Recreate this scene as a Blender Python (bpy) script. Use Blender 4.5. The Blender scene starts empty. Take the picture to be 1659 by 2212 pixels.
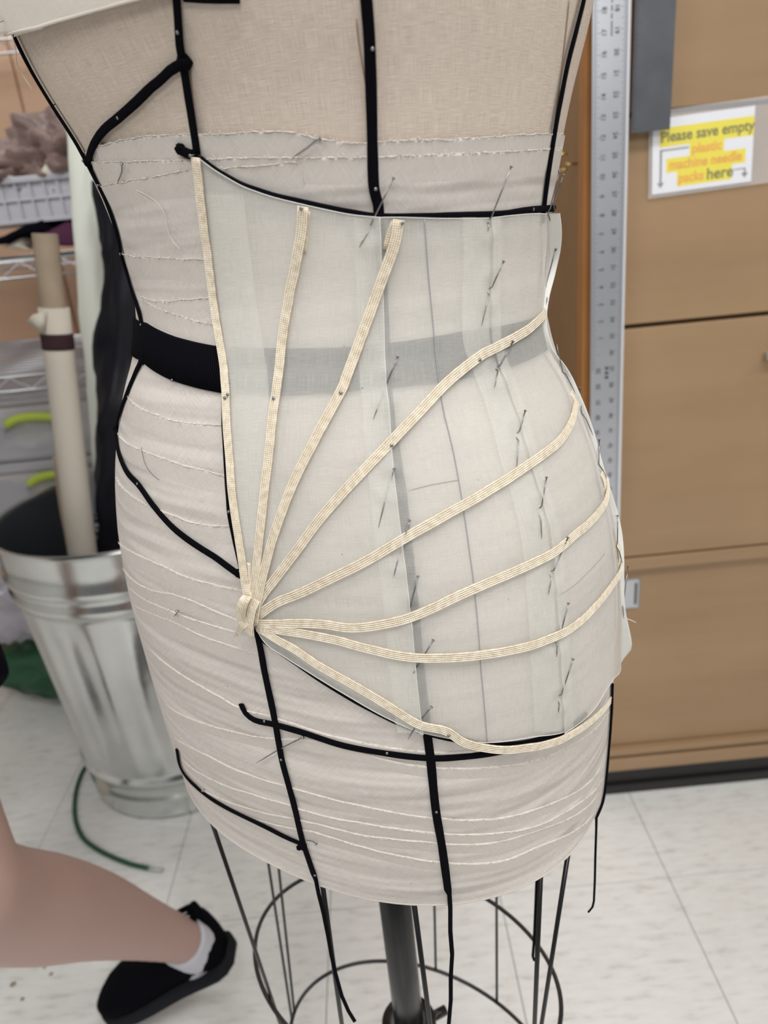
import bpy, bmesh, random
import numpy as np
from math import *
from mathutils import Vector, Matrix, noise
from mathutils.bvhtree import BVHTree
random.seed(4)
SC = bpy.context.scene
COL = SC.collection

# ------------------------------------------------------------------ camera
FPX, W, HH = 1600.0, 1659, 2212
PITCH, ROLL, CAMZ = radians(22.2), radians(5.57), 1.15
Fw = np.array([0, cos(PITCH), -sin(PITCH)])
R0 = np.array([1., 0, 0]); U0 = np.array([0, sin(PITCH), cos(PITCH)])
RR = cos(ROLL)*R0 - sin(ROLL)*U0; UU = sin(ROLL)*R0 + cos(ROLL)*U0
CC = np.array([0, 0, CAMZ])
cam = bpy.data.cameras.new('camera'); co = bpy.data.objects.new('camera', cam); COL.objects.link(co)
co.matrix_world = Matrix(((RR[0], UU[0], -Fw[0], 0), (RR[1], UU[1], -Fw[1], 0), (RR[2], UU[2], -Fw[2], CAMZ), (0, 0, 0, 1)))
cam.sensor_fit = 'VERTICAL'; cam.sensor_height = 36; cam.sensor_width = 27
cam.lens = 36*FPX/HH; cam.clip_start = .02
cam.dof.use_dof = True; cam.dof.focus_distance = .44; cam.dof.aperture_fstop = 7.5
SC.camera = co

# ------------------------------------------------------------------ light
wd = bpy.data.worlds.new('world'); SC.world = wd; wd.use_nodes = True
wd.node_tree.nodes['Background'].inputs[0].default_value = (.96, .97, 1.0, 1)
wd.node_tree.nodes['Background'].inputs[1].default_value = .18
def area(name, loc, sx, sy, power, tgt=None, colr=(1, .99, .975)):
    l = bpy.data.lights.new(name, 'AREA'); l.shape = 'RECTANGLE'; l.size = sx; l.size_y = sy
    l.energy = power; l.color = colr
    o = bpy.data.objects.new(name, l); COL.objects.link(o); o.location = loc
    if tgt: o.rotation_euler = (Vector(tgt)-Vector(loc)).to_track_quat('-Z', 'Y').to_euler()
    return o
area('ceiling_or_fill_lamp', (.4, -.45, 2.7), 1.2, .6, 40)
area('ceiling_or_fill_lamp', (.1, -3.0, 2.6), 1.8, .8, 58, (0, .5, 1.1))  # added fill from the front; no such lamp known, brightens the form
area('ceiling_or_fill_lamp', (-1.4, -.3, 2.7), .6, 1.2, 26)
area('ceiling_or_fill_lamp', (-.3, 1.75, 2.75), 1.2, .6, 16)
area('ceiling_or_fill_lamp', (1.9, .0, 2.7), .6, 1.2, 22)
vs = SC.view_settings; vs.view_transform = 'Standard'; vs.look = 'None'; vs.gamma = 1; vs.exposure = -0.34
vs.use_curve_mapping = False

# ------------------------------------------------------------------ pixel -> world helpers
def ray(x, y): return Fw + RR*(x-W/2)/FPX - UU*(y-HH/2)/FPX
def onz(x, y, z): r = ray(x, y); return Vector(CC + r*((z-CAMZ)/r[2]))
def ony(x, y, Y): r = ray(x, y); return Vector(CC + r*(Y/r[1]))

# ------------------------------------------------------------------ object helpers
def tag(o, label=None, cat=None, group=None, kind=None):
    if label: o['label'] = label
    if cat: o['category'] = cat
    if group: o['group'] = group
    if kind: o['kind'] = kind
    return o
def empty(name, loc=(0, 0, 0), label=None, cat=None, group=None):
    o = bpy.data.objects.new(name, None); COL.objects.link(o); o.location = loc; o.empty_display_size = .05
    o['_l'] = 0; del o['_l']
    return tag(o, label, cat, group)
def mk(name, V, Fc, mat, parent=None, smooth=True, uv=None):
    me = bpy.data.meshes.new(name); me.from_pydata([tuple(v) for v in V], [], Fc); me.update()
    if smooth: me.polygons.foreach_set('use_smooth', [True]*len(me.polygons))
    if uv is not None:
        l = me.uv_layers.new(name='UVMap'); li = np.empty(len(me.loops), dtype=np.int32); me.loops.foreach_get('vertex_index', li)
        l.data.foreach_set('uv', np.asarray(uv, dtype=np.float32)[li].ravel())
    if mat: me.materials.append(mat)
    o = bpy.data.objects.new(name, me); COL.objects.link(o)
    if parent: put(o, parent)
    return o
def put(o, parent):
    o.parent = parent
    if parent.parent: m = Matrix.Identity(4)
    else: m = Matrix.Translation(parent.location) @ parent.rotation_euler.to_matrix().to_4x4()
    o.matrix_parent_inverse = m.inverted()
def join(parts):
    V = []; Fc = []
    for v, f in parts:
        n = len(V); V += list(v); Fc += [tuple(i+n for i in q) for q in f]
    return V, Fc
def box(x0, x1, y0, y1, z0, z1, bev=0.0, name=None, mat=None, parent=None, rot=None, ctr=None):
    bm = bmesh.new(); bmesh.ops.create_cube(bm, size=1)
    for v in bm.verts: v.co = Vector(((x0+x1)/2+v.co.x*(x1-x0), (y0+y1)/2+v.co.y*(y1-y0), (z0+z1)/2+v.co.z*(z1-z0)))
    if bev: bmesh.ops.bevel(bm, geom=bm.edges[:], offset=bev, segments=2, profile=.5, affect='EDGES')
    if rot is not None:
        c = Vector(ctr) if ctr else Vector(((x0+x1)/2, (y0+y1)/2, (z0+z1)/2))
        for v in bm.verts: v.co = c + rot @ (v.co-c)
    if name is None:
        V = [v.co.copy() for v in bm.verts]; bm.verts.index_update(); Fc = [tuple(v.index for v in f.verts) for f in bm.faces]; bm.free(); return V, Fc
    me = bpy.data.meshes.new(name); bm.to_mesh(me); bm.free(); me.materials.append(mat)
    o = bpy.data.objects.new(name, me); COL.objects.link(o)
    if parent: put(o, parent)
    return o
def frames(P, N0=None, closed=False):
    n = len(P); T = []
    for i in range(n):
        a = P[(i-1) % n] if closed else P[max(i-1, 0)]; b = P[(i+1) % n] if closed else P[min(i+1, n-1)]
        t = (b-a); T.append(t.normalized() if t.length > 1e-9 else Vector((0, 0, 1)))
    if N0 is None:
        up = Vector((0, 0, 1)) if abs(T[0].z) < .9 else Vector((1, 0, 0))
        cur = (up - T[0]*up.dot(T[0])).normalized(); N = []
        for t in T: cur = (cur - t*cur.dot(t)).normalized(); N.append(cur)
    else: N = [(nn - t*nn.dot(t)).normalized() for nn, t in zip(N0, T)]
    B = [t.cross(nn) for t, nn in zip(T, N)]
    return T, N, B
def sweep(P, prof, N0=None, scale=None, closed=False, cap=True, openprof=False):
    """prof: list of (b, n) offsets; returns verts, faces, uv"""
    P = [Vector(p) for p in P]; T, N, B = frames(P, N0, closed); m = len(prof); V = []; UV = []; L = 0
    for i, p in enumerate(P):
        s = scale[i] if scale else 1.0
        if i: L += (P[i]-P[i-1]).length
        for j, (b, nn) in enumerate(prof): V.append(p + B[i]*b*s + N[i]*nn*s); UV.append((b, L))
    Fc = []; n = len(P); mm = m-1 if openprof else m
    for i in range(n if closed else n-1):
        for j in range(mm):
            a = i*m+j; b2 = i*m+(j+1) % m; i2 = (i+1) % n
            Fc.append((a, b2, i2*m+(j+1) % m, i2*m+j))
    if cap and not closed and not openprof: Fc.append(tuple(range(m))[::-1]); Fc.append(tuple((n-1)*m+j for j in range(m)))
    return V, Fc, UV
def circ(r, n=8, ry=None): return [(r*cos(2*pi*k/n), (ry or r)*sin(2*pi*k/n)) for k in range(n)]
def tube(P, r, n=8, closed=False):
    if isinstance(r, (list, tuple)): V, Fc, _ = sweep(P, circ(1, n), scale=list(r), closed=closed)
    else: V, Fc, _ = sweep(P, circ(r, n), closed=closed)
    return V, Fc
def lathe(prof, c, n=48, closed_top=False, flute=None):
    V = []; Fc = []
    for r, z in prof:
        for k in range(n):
            a = 2*pi*k/n; rr = r + (flute(a, z) if flute else 0)
            V.append(Vector((c[0]+rr*cos(a), c[1]+rr*sin(a), c[2]+z)))
    for i in range(len(prof)-1):
        for k in range(n): Fc.append((i*n+k, i*n+(k+1) % n, (i+1)*n+(k+1) % n, (i+1)*n+k))
    return V, Fc
def catmull(pts, step):
    pts = [np.array(p, float) for p in pts]; out = []
    if len(pts) == 2: pts = [pts[0], (pts[0]+pts[1])/2, pts[1]]
    P = [2*pts[0]-pts[1]]+pts+[2*pts[-1]-pts[-2]]
    for i in range(1, len(P)-2):
        p0, p1, p2, p3 = P[i-1:i+3]; d = np.linalg.norm(p2-p1); n = max(1, int(d/step))
        for k in range(n):
            t = k/n; out.append(.5*((2*p1)+(-p0+p2)*t+(2*p0-5*p1+4*p2-p3)*t*t+(-p0+3*p1-3*p2+p3)*t**3))
    out.append(pts[-1]); return out
def blob(c, rx, ry, rz, amp, sc, n=24, seed=0, fold=None):
    V = []; Fc = []
    for i in range(n+1):
        ph = pi*i/n
        for k in range(2*n):
            a = pi*k/n; d = Vector((sin(ph)*cos(a), sin(ph)*sin(a), cos(ph)))
            q = 1+amp*noise.noise(d*sc+Vector((seed*7.3, seed, 2)))+amp*.5*noise.noise(d*sc*2.3+Vector((seed, 5, seed)))
            if fold: q += fold*abs(noise.noise(d*sc*1.3+Vector((3, seed, 9))))
            V.append(Vector((c[0]+d.x*rx*q, c[1]+d.y*ry*q, c[2]+d.z*rz*q)))
    m = 2*n
    for i in range(n):
        for k in range(m): Fc.append((i*m+k, (i+1)*m+k, (i+1)*m+(k+1) % m, i*m+(k+1) % m))
    return V, Fc

# ------------------------------------------------------------------ materials
def nt(name, col=(.5, .5, .5), rough=.6, metal=0.0, spec=.5, trans=0.0, alpha=1.0, sheen=0.0):
    m = bpy.data.materials.new(name); m.use_nodes = True; b = m.node_tree.nodes['Principled BSDF']
    b.inputs['Base Color'].default_value = (*col, 1); b.inputs['Roughness'].default_value = rough
    b.inputs['Metallic'].default_value = metal; b.inputs['Specular IOR Level'].default_value = spec
    b.inputs['Transmission Weight'].default_value = trans; b.inputs['Alpha'].default_value = alpha
    b.inputs['Sheen Weight'].default_value = sheen
    return m, m.node_tree, b
def N(t, typ, **kw):
    n = t.nodes.new(typ)
    for k, v in kw.items():
        if k.startswith('i_'):
            n.inputs[int(k[2:]) if k[2:].isdigit() else k[2:].replace('_', ' ')].default_value = v
        else: setattr(n, k, v)
    return n
def L(t, a, b): t.links.new(a, b)
def math_(t, op, a, b=None):
    n = N(t, 'ShaderNodeMath', operation=op)
    for i, q in enumerate((a, b)):
        if q is None: continue
        if isinstance(q, (int, float)): n.inputs[i].default_value = q
        else: L(t, q, n.inputs[i])
    return n.outputs[0]
def mixc(t, f, a, b, mode='MIX'):
    n = N(t, 'ShaderNodeMix', data_type='RGBA', blend_type=mode)
    for i, q in ((0, f), (6, a), (7, b)):
        if isinstance(q, (int, float)): n.inputs[i].default_value = q
        elif isinstance(q, tuple): n.inputs[i].default_value = (*q, 1)
        else: L(t, q, n.inputs[i])
    return n.outputs[2]
def ramp(t, fac, p):
    r = N(t, 'ShaderNodeValToRGB'); e = r.color_ramp.elements
    e[0].position, e[0].color = p[0][0], (*p[0][1], 1); e[1].position, e[1].color = p[-1][0], (*p[-1][1], 1)
    for q in p[1:-1]:
        x = e.new(q[0]); x.color = (*q[1], 1)
    L(t, fac, r.inputs[0]); return r.outputs[0]
def noise_(t, vec, scale, detail=3, rough=.5, mp=None):
    n = N(t, 'ShaderNodeTexNoise'); n.inputs['Scale'].default_value = scale; n.inputs['Detail'].default_value = detail; n.inputs['Roughness'].default_value = rough
    if mp:
        m = N(t, 'ShaderNodeMapping'); m.inputs['Scale'].default_value = mp; L(t, vec, m.inputs[0]); vec = m.outputs[0]
    if vec is not None: L(t, vec, n.inputs['Vector'])
    return n.outputs[0]
def cloth_mat(name, col, col2, pitch=.0006, ang=0.0, see=0.0, wrinkle=.0, specks=True, bumpd=.00015, streak=.5, rough=.85):
    m, t, b = nt(name, col, rough, spec=.15)
    uv = N(t, 'ShaderNodeUVMap').outputs[0]
    mp = N(t, 'ShaderNodeMapping'); mp.inputs['Rotation'].default_value = (0, 0, ang); L(t, uv, mp.inputs[0])
    sp = N(t, 'ShaderNodeSeparateXYZ'); L(t, mp.outputs[0], sp.inputs[0])
    w = noise_(t, mp.outputs[0], 60, 2)
    k = 2*pi/pitch
    su = math_(t, 'SINE', math_(t, 'ADD', math_(t, 'MULTIPLY', sp.outputs[0], k), math_(t, 'MULTIPLY', w, 5.0)))
    sv = math_(t, 'SINE', math_(t, 'ADD', math_(t, 'MULTIPLY', sp.outputs[1], k*1.07), math_(t, 'MULTIPLY', w, 6.0)))
    wv = math_(t, 'MULTIPLY', su, sv)
    s1 = noise_(t, mp.outputs[0], 1, 3, mp=(110, 3200, 1)); s2 = noise_(t, mp.outputs[0], 1, 3, mp=(3200, 90, 1))
    st = math_(t, 'ADD', s1, s2)   # ~1
    f = math_(t, 'ADD', math_(t, 'MULTIPLY', wv, .24), math_(t, 'MULTIPLY', math_(t, 'SUBTRACT', st, 1.0), streak*3))
    f = math_(t, 'ADD', f, .5)
    big = noise_(t, uv, 9, 3)
    f = math_(t, 'ADD', f, math_(t, 'MULTIPLY', math_(t, 'SUBTRACT', big, .5), .5))
    c = ramp(t, f, [(.0, col2), (1.0, col)])
    if specks:
        v = N(t, 'ShaderNodeTexVoronoi'); v.inputs['Scale'].default_value = 85; L(t, uv, v.inputs['Vector'])
        d = math_(t, 'LESS_THAN', v.outputs['Distance'], .032)
        sel = N(t, 'ShaderNodeSeparateColor'); L(t, v.outputs['Color'], sel.inputs[0])
        d = math_(t, 'MULTIPLY', d, math_(t, 'GREATER_THAN', sel.outputs[0], .72))
        c = mixc(t, math_(t, 'MULTIPLY', d, .7), c, (.10, .07, .05))
    L(t, c, b.inputs['Base Color'])
    bp = N(t, 'ShaderNodeBump'); bp.inputs['Strength'].default_value = .7; bp.inputs['Distance'].default_value = bumpd
    L(t, f, bp.inputs['Height'])
    if wrinkle:
        wn = noise_(t, uv, 1, 2, mp=(6, 45, 1)); b2 = N(t, 'ShaderNodeBump'); b2.inputs['Strength'].default_value = .8; b2.inputs['Distance'].default_value = wrinkle
        L(t, wn, b2.inputs['Height']); L(t, bp.outputs[0], b2.inputs['Normal']); L(t, b2.outputs[0], b.inputs['Normal'])
    else: L(t, bp.outputs[0], b.inputs['Normal'])
    if see:
        out = t.nodes['Material Output']
        tr = N(t, 'ShaderNodeBsdfTransparent'); tl = N(t, 'ShaderNodeBsdfTranslucent'); L(t, c, tl.inputs[0])
        m1 = N(t, 'ShaderNodeMixShader'); m1.inputs[0].default_value = .35; L(t, b.outputs[0], m1.inputs[1]); L(t, tl.outputs[0], m1.inputs[2])
        m2 = N(t, 'ShaderNodeMixShader')
        fac = math_(t, 'ADD', math_(t, 'MULTIPLY', math_(t, 'SUBTRACT', .5, f), .35), see); L(t, fac, m2.inputs[0])
        L(t, m1.outputs[0], m2.inputs[1]); L(t, tr.outputs[0], m2.inputs[2]); L(t, m2.outputs[0], out.inputs[0])
    return m
def simple(name, col, rough=.6, metal=0., spec=.5, bump=None, var=None, sheen=0., coat=0., obj=True):
    m, t, b = nt(name, col, rough, metal, spec, sheen=sheen)
    tc = N(t, 'ShaderNodeTexCoord').outputs['Object']
    if var: n = noise_(t, tc, var[0], 4); L(t, ramp(t, n, [(.3, tuple(c*(1-var[1]) for c in col)), (.7, tuple(min(1, c*(1+var[1])) for c in col))]), b.inputs['Base Color'])
    if bump:
        n = noise_(t, tc, bump[0], 4); bp = N(t, 'ShaderNodeBump'); bp.inputs['Strength'].default_value = 1; bp.inputs['Distance'].default_value = bump[1]; L(t, n, bp.inputs['Height']); L(t, bp.outputs[0], b.inputs['Normal'])
    if coat: b.inputs['Coat Weight'].default_value = coat; b.inputs['Coat Roughness'].default_value = .15
    return m
def wood(name, c1, c2, sc=(1.2, 30, 14), rough=.42):
    m, t, b = nt(name, c1, rough)
    tc = N(t, 'ShaderNodeTexCoord').outputs['Object']
    n1 = noise_(t, tc, 1, 5, .6, mp=sc); n2 = noise_(t, tc, 5, 3)
    f = math_(t, 'ADD', math_(t, 'MULTIPLY', n1, .65), math_(t, 'MULTIPLY', n2, .35))
    L(t, ramp(t, f, [(.30, c2), (.70, c1)]), b.inputs['Base Color'])
    return m
M = {}
M['linen'] = cloth_mat('beige linen', (.72, .62, .53), (.54, .455, .385), pitch=.0008, specks=True, streak=.7, bumpd=.0002)
M['muslin'] = cloth_mat('padding muslin', (.70, .65, .605), (.52, .48, .44), pitch=.0007, ang=.7, wrinkle=.010, streak=.5)
M['strip'] = cloth_mat('muslin strip', (.71, .66, .61), (.53, .49, .45), pitch=.0007, ang=-.6, wrinkle=.0012, streak=.4)
M['fray'] = simple('frayed thread', (.69, .64, .57), .95, spec=.1)
M['sheet'] = cloth_mat('draped muslin', (.955, .94, .89), (.83, .815, .765), pitch=.0007, see=.43, wrinkle=.0010, streak=.25)
M['fold'] = cloth_mat('folded muslin', (.90, .845, .76), (.74, .69, .61), pitch=.0008, streak=.35)
M['cord'] = simple('black braid', (.003, .003, .005), .9, bump=(2500, .0003), spec=.06)
M['gros'] = simple('black grosgrain', (.003, .003, .006), .75, spec=.2)
def grosgrain():
    m, t, b = nt('black ribbed ribbon', (.004, .004, .007), .9, spec=.05)
    uv = N(t, 'ShaderNodeUVMap').outputs[0]; sp = N(t, 'ShaderNodeSeparateXYZ'); L(t, uv, sp.inputs[0])
    s = math_(t, 'SINE', math_(t, 'MULTIPLY', sp.outputs[0], 2*pi/.0011))
    L(t, ramp(t, s, [(.2, (.0015, .0015, .003)), (.9, (.009, .009, .014))]), b.inputs['Base Color'])
    bp = N(t, 'ShaderNodeBump'); bp.inputs['Strength'].default_value = .8; bp.inputs['Distance'].default_value = .0003
    L(t, s, bp.inputs['Height']); L(t, bp.outputs[0], b.inputs['Normal']); return m
M['gros'] = grosgrain()
def creamm():
    m, t, b = nt('cream elastic', (.78, .68, .52), .5, spec=.4, sheen=.3)
    uv = N(t, 'ShaderNodeUVMap').outputs[0]; sp = N(t, 'ShaderNodeSeparateXYZ'); L(t, uv, sp.inputs[0])
    s = math_(t, 'SINE', math_(t, 'MULTIPLY', sp.outputs[1], 2*pi/.0011))
    n = noise_(t, uv, 300, 2)
    rb = math_(t, 'COSINE', math_(t, 'MULTIPLY', sp.outputs[0], 2*pi/.00108))  # grooves between the ribs darkened in the colour, as painted shade
    f = math_(t, 'ADD', math_(t, 'ADD', math_(t, 'MULTIPLY', s, .10), math_(t, 'MULTIPLY', rb, .28)), n)
    L(t, ramp(t, f, [(.15, (.50, .40, .28)), (.60, (.80, .71, .56)), (.9, (.86, .79, .66))]), b.inputs['Base Color'])
    bp = N(t, 'ShaderNodeBump'); bp.inputs['Strength'].default_value = .5; bp.inputs['Distance'].default_value = .0001
    L(t, s, bp.inputs['Height']); L(t, bp.outputs[0], b.inputs['Normal']); return m
M['cream'] = creamm()
M['steel'] = simple('pin steel', (.26, .26, .26), .32, 1.)
M['pencil'] = simple('grey pencil', (.33, .34, .36), .9)
M['blackmetal'] = simple('black enamel', (.008, .008, .009), .28)
M['board'] = simple('hem board', (.30, .22, .15), .8)
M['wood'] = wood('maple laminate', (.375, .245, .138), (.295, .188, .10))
M['woodshade'] = wood('cabinet side', (.27, .16, .075), (.20, .115, .05))  # darker maple, shade on the cabinet's side mixed into the colour
M['woodedge'] = wood('orange edge', (.42, .19, .055), (.33, .14, .04))
M['wallwood'] = wood('wall panel', (.70, .46, .31), (.61, .39, .25))
M['black'] = simple('black vinyl', (.012, .011, .011), .4)
M['alu'] = simple('aluminium', (.60, .62, .66), .36, .85, var=(8, .06))
M['edgegleam'] = simple('painted edge gleam', (.80, .81, .85), .3, .3)  # pale colour stands in for the bright reflection along the ruler's edge
M['ink'] = simple('engraved ink', (.05, .05, .055), .7)
M['squaresteel'] = simple('blued steel', (.125, .130, .145), .42, .6, var=(25, .10))
M['paper'] = simple('paper', (.80, .81, .86), .55)
M['yellow'] = simple('highlighter yellow', (.83, .72, .02), .5)
M['olive'] = simple('olive print', (.16, .15, .02), .6)
M['orange'] = simple('orange print', (.82, .36, .02), .6)
M['greyink'] = simple('grey print', (.22, .23, .25), .6)
m, t, b = nt('clear laminate', (.9, .9, .92), .12, spec=.6); b.inputs['Alpha'].default_value = .18; M['laminate'] = m
M['brass'] = simple('brass', (.62, .45, .16), .25, 1.)
M['galv'] = simple('galvanised steel', (.66, .68, .67), .22, 1., bump=(30, .0005), var=(12, .08))
M['chrome'] = simple('shelf wire', (.62, .63, .66), .3, 1.)
M['kraft'] = simple('cardboard', (.35, .275, .20), .85, var=(20, .08))
M['boxboard'] = simple('brown box board', (.34, .235, .13), .9)
M['calico'] = simple('calico cloth', (.60, .55, .47), .9, bump=(300, .0003))
M['whitecloth'] = simple('white cloth', (.86, .89, .80), .85)
M['maroonband'] = simple('maroon tie', (.035, .012, .015), .9)
M['navy'] = simple('navy cloth', (.004, .004, .008), .95, spec=.05)
M['navyroll'] = simple('navy satin roll', (.006, .006, .011), .5, spec=.3)
M['satin'] = simple('brown satin', (.19, .12, .105), .38, sheen=.3, var=(14, .35))
M['creamcloth'] = simple('cream cloth', (.80, .76, .62), .8)
M['maroon'] = simple('maroon cloth', (.075, .012, .05), .8)
M['lime'] = simple('lime plastic', (.42, .52, .06), .4)
m, t, b = nt('frosted plastic', (.62, .62, .66), .35); b.inputs['Alpha'].default_value = .58; M['frost'] = m
m, t, b = nt('crate plastic', (.52, .52, .57), .35); M['crate'] = m
m, t, b = nt('poly bag', (.62, .60, .68), .15); b.inputs['Alpha'].default_value = .7; M['polybag'] = m
M['green'] = simple('dark green plastic', (.008, .07, .028), .4)
M['clearend'] = simple('grey tube end', (.45, .48, .46), .4)
m, t, b = nt('skin', (.44, .295, .255), .5, spec=.35); b.inputs['Subsurface Weight'].default_value = .12; b.inputs['Subsurface Radius'].default_value = (.012, .005, .003)
M['skin'] = m
M['sock'] = simple('grey white sock', (.58, .58, .63), .95, bump=(500, .0006))
M['shoe'] = simple('black canvas', (.003, .003, .005), .95, spec=.05)
M['sole'] = simple('dark rubber sole', (.010, .011, .014), .8, spec=.15)
M['shirt'] = simple('navy shirt', (.012, .014, .03), .95, spec=.05)
M['hair'] = simple('brown hair', (.05, .03, .02), .7)
M['eye'] = simple('eye white', (.8, .8, .8), .3)
def tilem():
    m, t, b = nt('vinyl tile', (.72, .72, .70), .27, spec=.5)
    tc = N(t, 'ShaderNodeNewGeometry').outputs['Position']
    n1 = noise_(t, tc, 1, 4, .6, mp=(22, 85, 1)); n2 = noise_(t, tc, 6, 3)
    c = ramp(t, n1, [(.30, (.54, .53, .505)), (.44, (.73, .725, .70)), (.62, (.79, .79, .77))])
    c = mixc(t, .25, c, ramp(t, n2, [(.3, (.70, .685, .65)), (.7, (.82, .82, .80))]))
    L(t, c, b.inputs['Base Color']); return m
M['tile'] = tilem()
M['grout'] = simple('tile joint', (.30, .29, .27), .8)

# ------------------------------------------------------------------ the room
ROOM = dict(kind='structure')
fl = mk('floor', [(-2.6, -2.2, -.006), (2.6, -2.2, -.006), (2.6, 2.35, -.006), (-2.6, 2.35, -.006), (-2.6, -2.2, -.03), (2.6, -2.2, -.03), (2.6, 2.35, -.03), (-2.6, 2.35, -.03)],
        [(0, 1, 2, 3), (7, 6, 5, 4), (0, 4, 5, 1), (1, 5, 6, 2), (2, 6, 7, 3), (3, 7, 4, 0)], M['grout'], smooth=False); fl['kind'] = 'structure'
TS = .3048
x00 = onz(713, 1960, 0).x; y00 = onz(520, 1985, 0).y
proto = None
for i in range(-10, 10):
    for j in range(-7, 5):
        cx_, cy_ = x00+(i+.5)*TS, y00+(j+.5)*TS
        if abs(cx_) > 2.43 or cy_ > 2.19 or cy_ < -1.6: continue
        if proto is None:
            h = TS/2-.0006
            proto = box(-h, h, -h, h, -.006, 0, .0006, 'tile', M['tile']); o = proto
        else: o = proto.copy(); COL.objects.link(o)
        o.location = (cx_, cy_, 0); o.parent = fl
wb = box(-2.6, 2.6, 2.30, 2.36, 0, 2.8, 0, 'wall_back', M['wallwood']); wb['kind'] = 'structure'
M['plaster'] = simple('white wall paint', (.62, .62, .60), .8)
wl = box(-2.66, -2.6, -2.2, 2.36, 0, 2.8, 0, 'wall_left', M['plaster']); wl['kind'] = 'structure'
wr0 = box(2.6, 2.66, -2.2, 2.36, 0, 2.8, 0, 'wall_right', M['plaster']); wr0['kind'] = 'structure'
# laminate panels of the back wall
for k in range(9):
    x = -2.6+k*.58
    box(x+.002, x+.576, 2.288, 2.30, .1, 2.75, .002, 'panel', M['wallwood'], wb)
bb = box(-2.6, 2.6, 2.28, 2.30, 0, .095, .002, 'baseboard_back', M['black']); bb['kind'] = 'structure'

# ------------------------------------------------------------------ cabinet on the right
cab = empty('storage_cabinet', (.34, 1.175, 0), 'tall maple laminate cabinet with drawers and low sliding door on black plinth', 'cabinet')
YF = 1.175
box(.345, 1.25, YF+.022, 1.75, .06, 1.95, .002, 'carcass', M['woodshade'], cab)
box(.340, .3445, YF+.030, 1.75, .06, 1.95, .0008, 'side_panel', M['woodshade'], cab)
box(.338, .356, YF, YF+.030, .06, 1.95, .001, 'edge_stile', M['woodedge'], cab)
d1 = box(.360, 1.24, YF, YF+.02, 1.244, 1.62, .0018, 'drawer_front', M['wood'], cab)
d2 = box(.360, 1.24, YF, YF+.02, .9465, 1.2375, .0018, 'drawer_front', M['wood'], cab)
d3 = box(.360, 1.24, YF, YF+.02, .5385, .9395, .0018, 'drawer_front', M['wood'], cab)
box(.360, 1.24, YF, YF+.02, 1.627, 1.93, .0018, 'drawer_front', M['wood'], cab)
box(.360, 1.24, YF-.004, YF+.022, .512, .536, .0025, 'rail', M['wood'], cab)
sd = box(.360, .80, YF+.012, YF+.026, .112, .510, .0015, 'sliding_door', M['wood'], cab)
box(.802, 1.24, YF+.016, YF+.030, .112, .510, .0015, 'sliding_door', M['wood'], cab)
box(.350, 1.25, YF-.003, YF+.024, .096, .110, .002, 'rail', M['wood'], cab)
box(.350, 1.25, YF-.006, YF+.024, .060, .089, .003, 'rail', M['wood'], cab)
box(.345, 1.25, YF+.004, YF+.024, .0, .060, .001, 'plinth', M['black'], cab)
box(.345, 1.25, YF-.004, YF+.004, .0, .022, .002, 'plinth_strip', M['black'], cab)
# flush pull of the sliding door
fp = box(.415, .452, YF+.0085, YF+.0125, .428, .488, .004, 'flush_pull', M['alu'], sd)
fr = box(.4425, .4465, YF+.0072, YF+.0090, .436, .480, .0005, 'pull_slot_shade', M['ink'], sd)  # dark strip painting in the shade of the pull's recess; nothing is cut
# small drawer handle
hp = ony(1652, 765, YF)
box(hp.x-.006, hp.x+.05, YF-.022, YF-.014, hp.z-.006, hp.z+.006, .002, 'handle', M['alu'], d3)
box(hp.x-.002, hp.x+.006, YF-.016, YF, hp.z-.004, hp.z+.004, .001, 'handle_post', M['alu'], d3)
# brass cup hook on the cabinet side
hk = Vector((.335, 1.218, 1.19)); hook = empty('cup_hook', hk, 'small brass cup hook screwed into dark side of cabinet beside dress form', 'hook')
P = [hk+Vector((.006, 0, -.004)), hk+Vector((-.006, 0, -.004)), hk+Vector((-.012, 0, -.003))]
V1 = tube(P, .0016); mk('shank', *V1, M['brass'], hook)
ca = [hk+Vector((-.012-.012*0+.011*cos(a)-.004+.0, -.010*0, .011*sin(a)-.0)) for a in np.linspace(radians(60), radians(300), 16)]
ca = [Vector((p.x+.014, p.y, p.z)) for p in ca]
mk('hook_curve', *tube([Vector((p.x-.014+.0, p.y-.002, p.z)) for p in ca], [.0012]+[.0021]*14+[.0012]), M['brass'], hook)

# ------------------------------------------------------------------ writing helper
def text(body, size, loc, rot, mat, parent, name='lettering', bold=0.0, sx=1.0):
    c = bpy.data.curves.new(name, 'FONT'); c.body = body; c.size = size; c.align_x = 'CENTER'; c.align_y = 'CENTER'; c.extrude = .0001; c.offset = bold
    to = bpy.data.objects.new('tmp', c); COL.objects.link(to)
    dg = bpy.context.evaluated_depsgraph_get(); me = bpy.data.meshes.new_from_object(to.evaluated_get(dg)); bpy.data.objects.remove(to)
    for v in me.vertices: v.co = Vector(loc) + rot @ Vector((v.co.x*sx, v.co.y, v.co.z))
    me.materials.clear(); me.materials.append(mat); me.name = name
    o = bpy.data.objects.new(name, me); COL.objects.link(o); put(o, parent); return o

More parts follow.
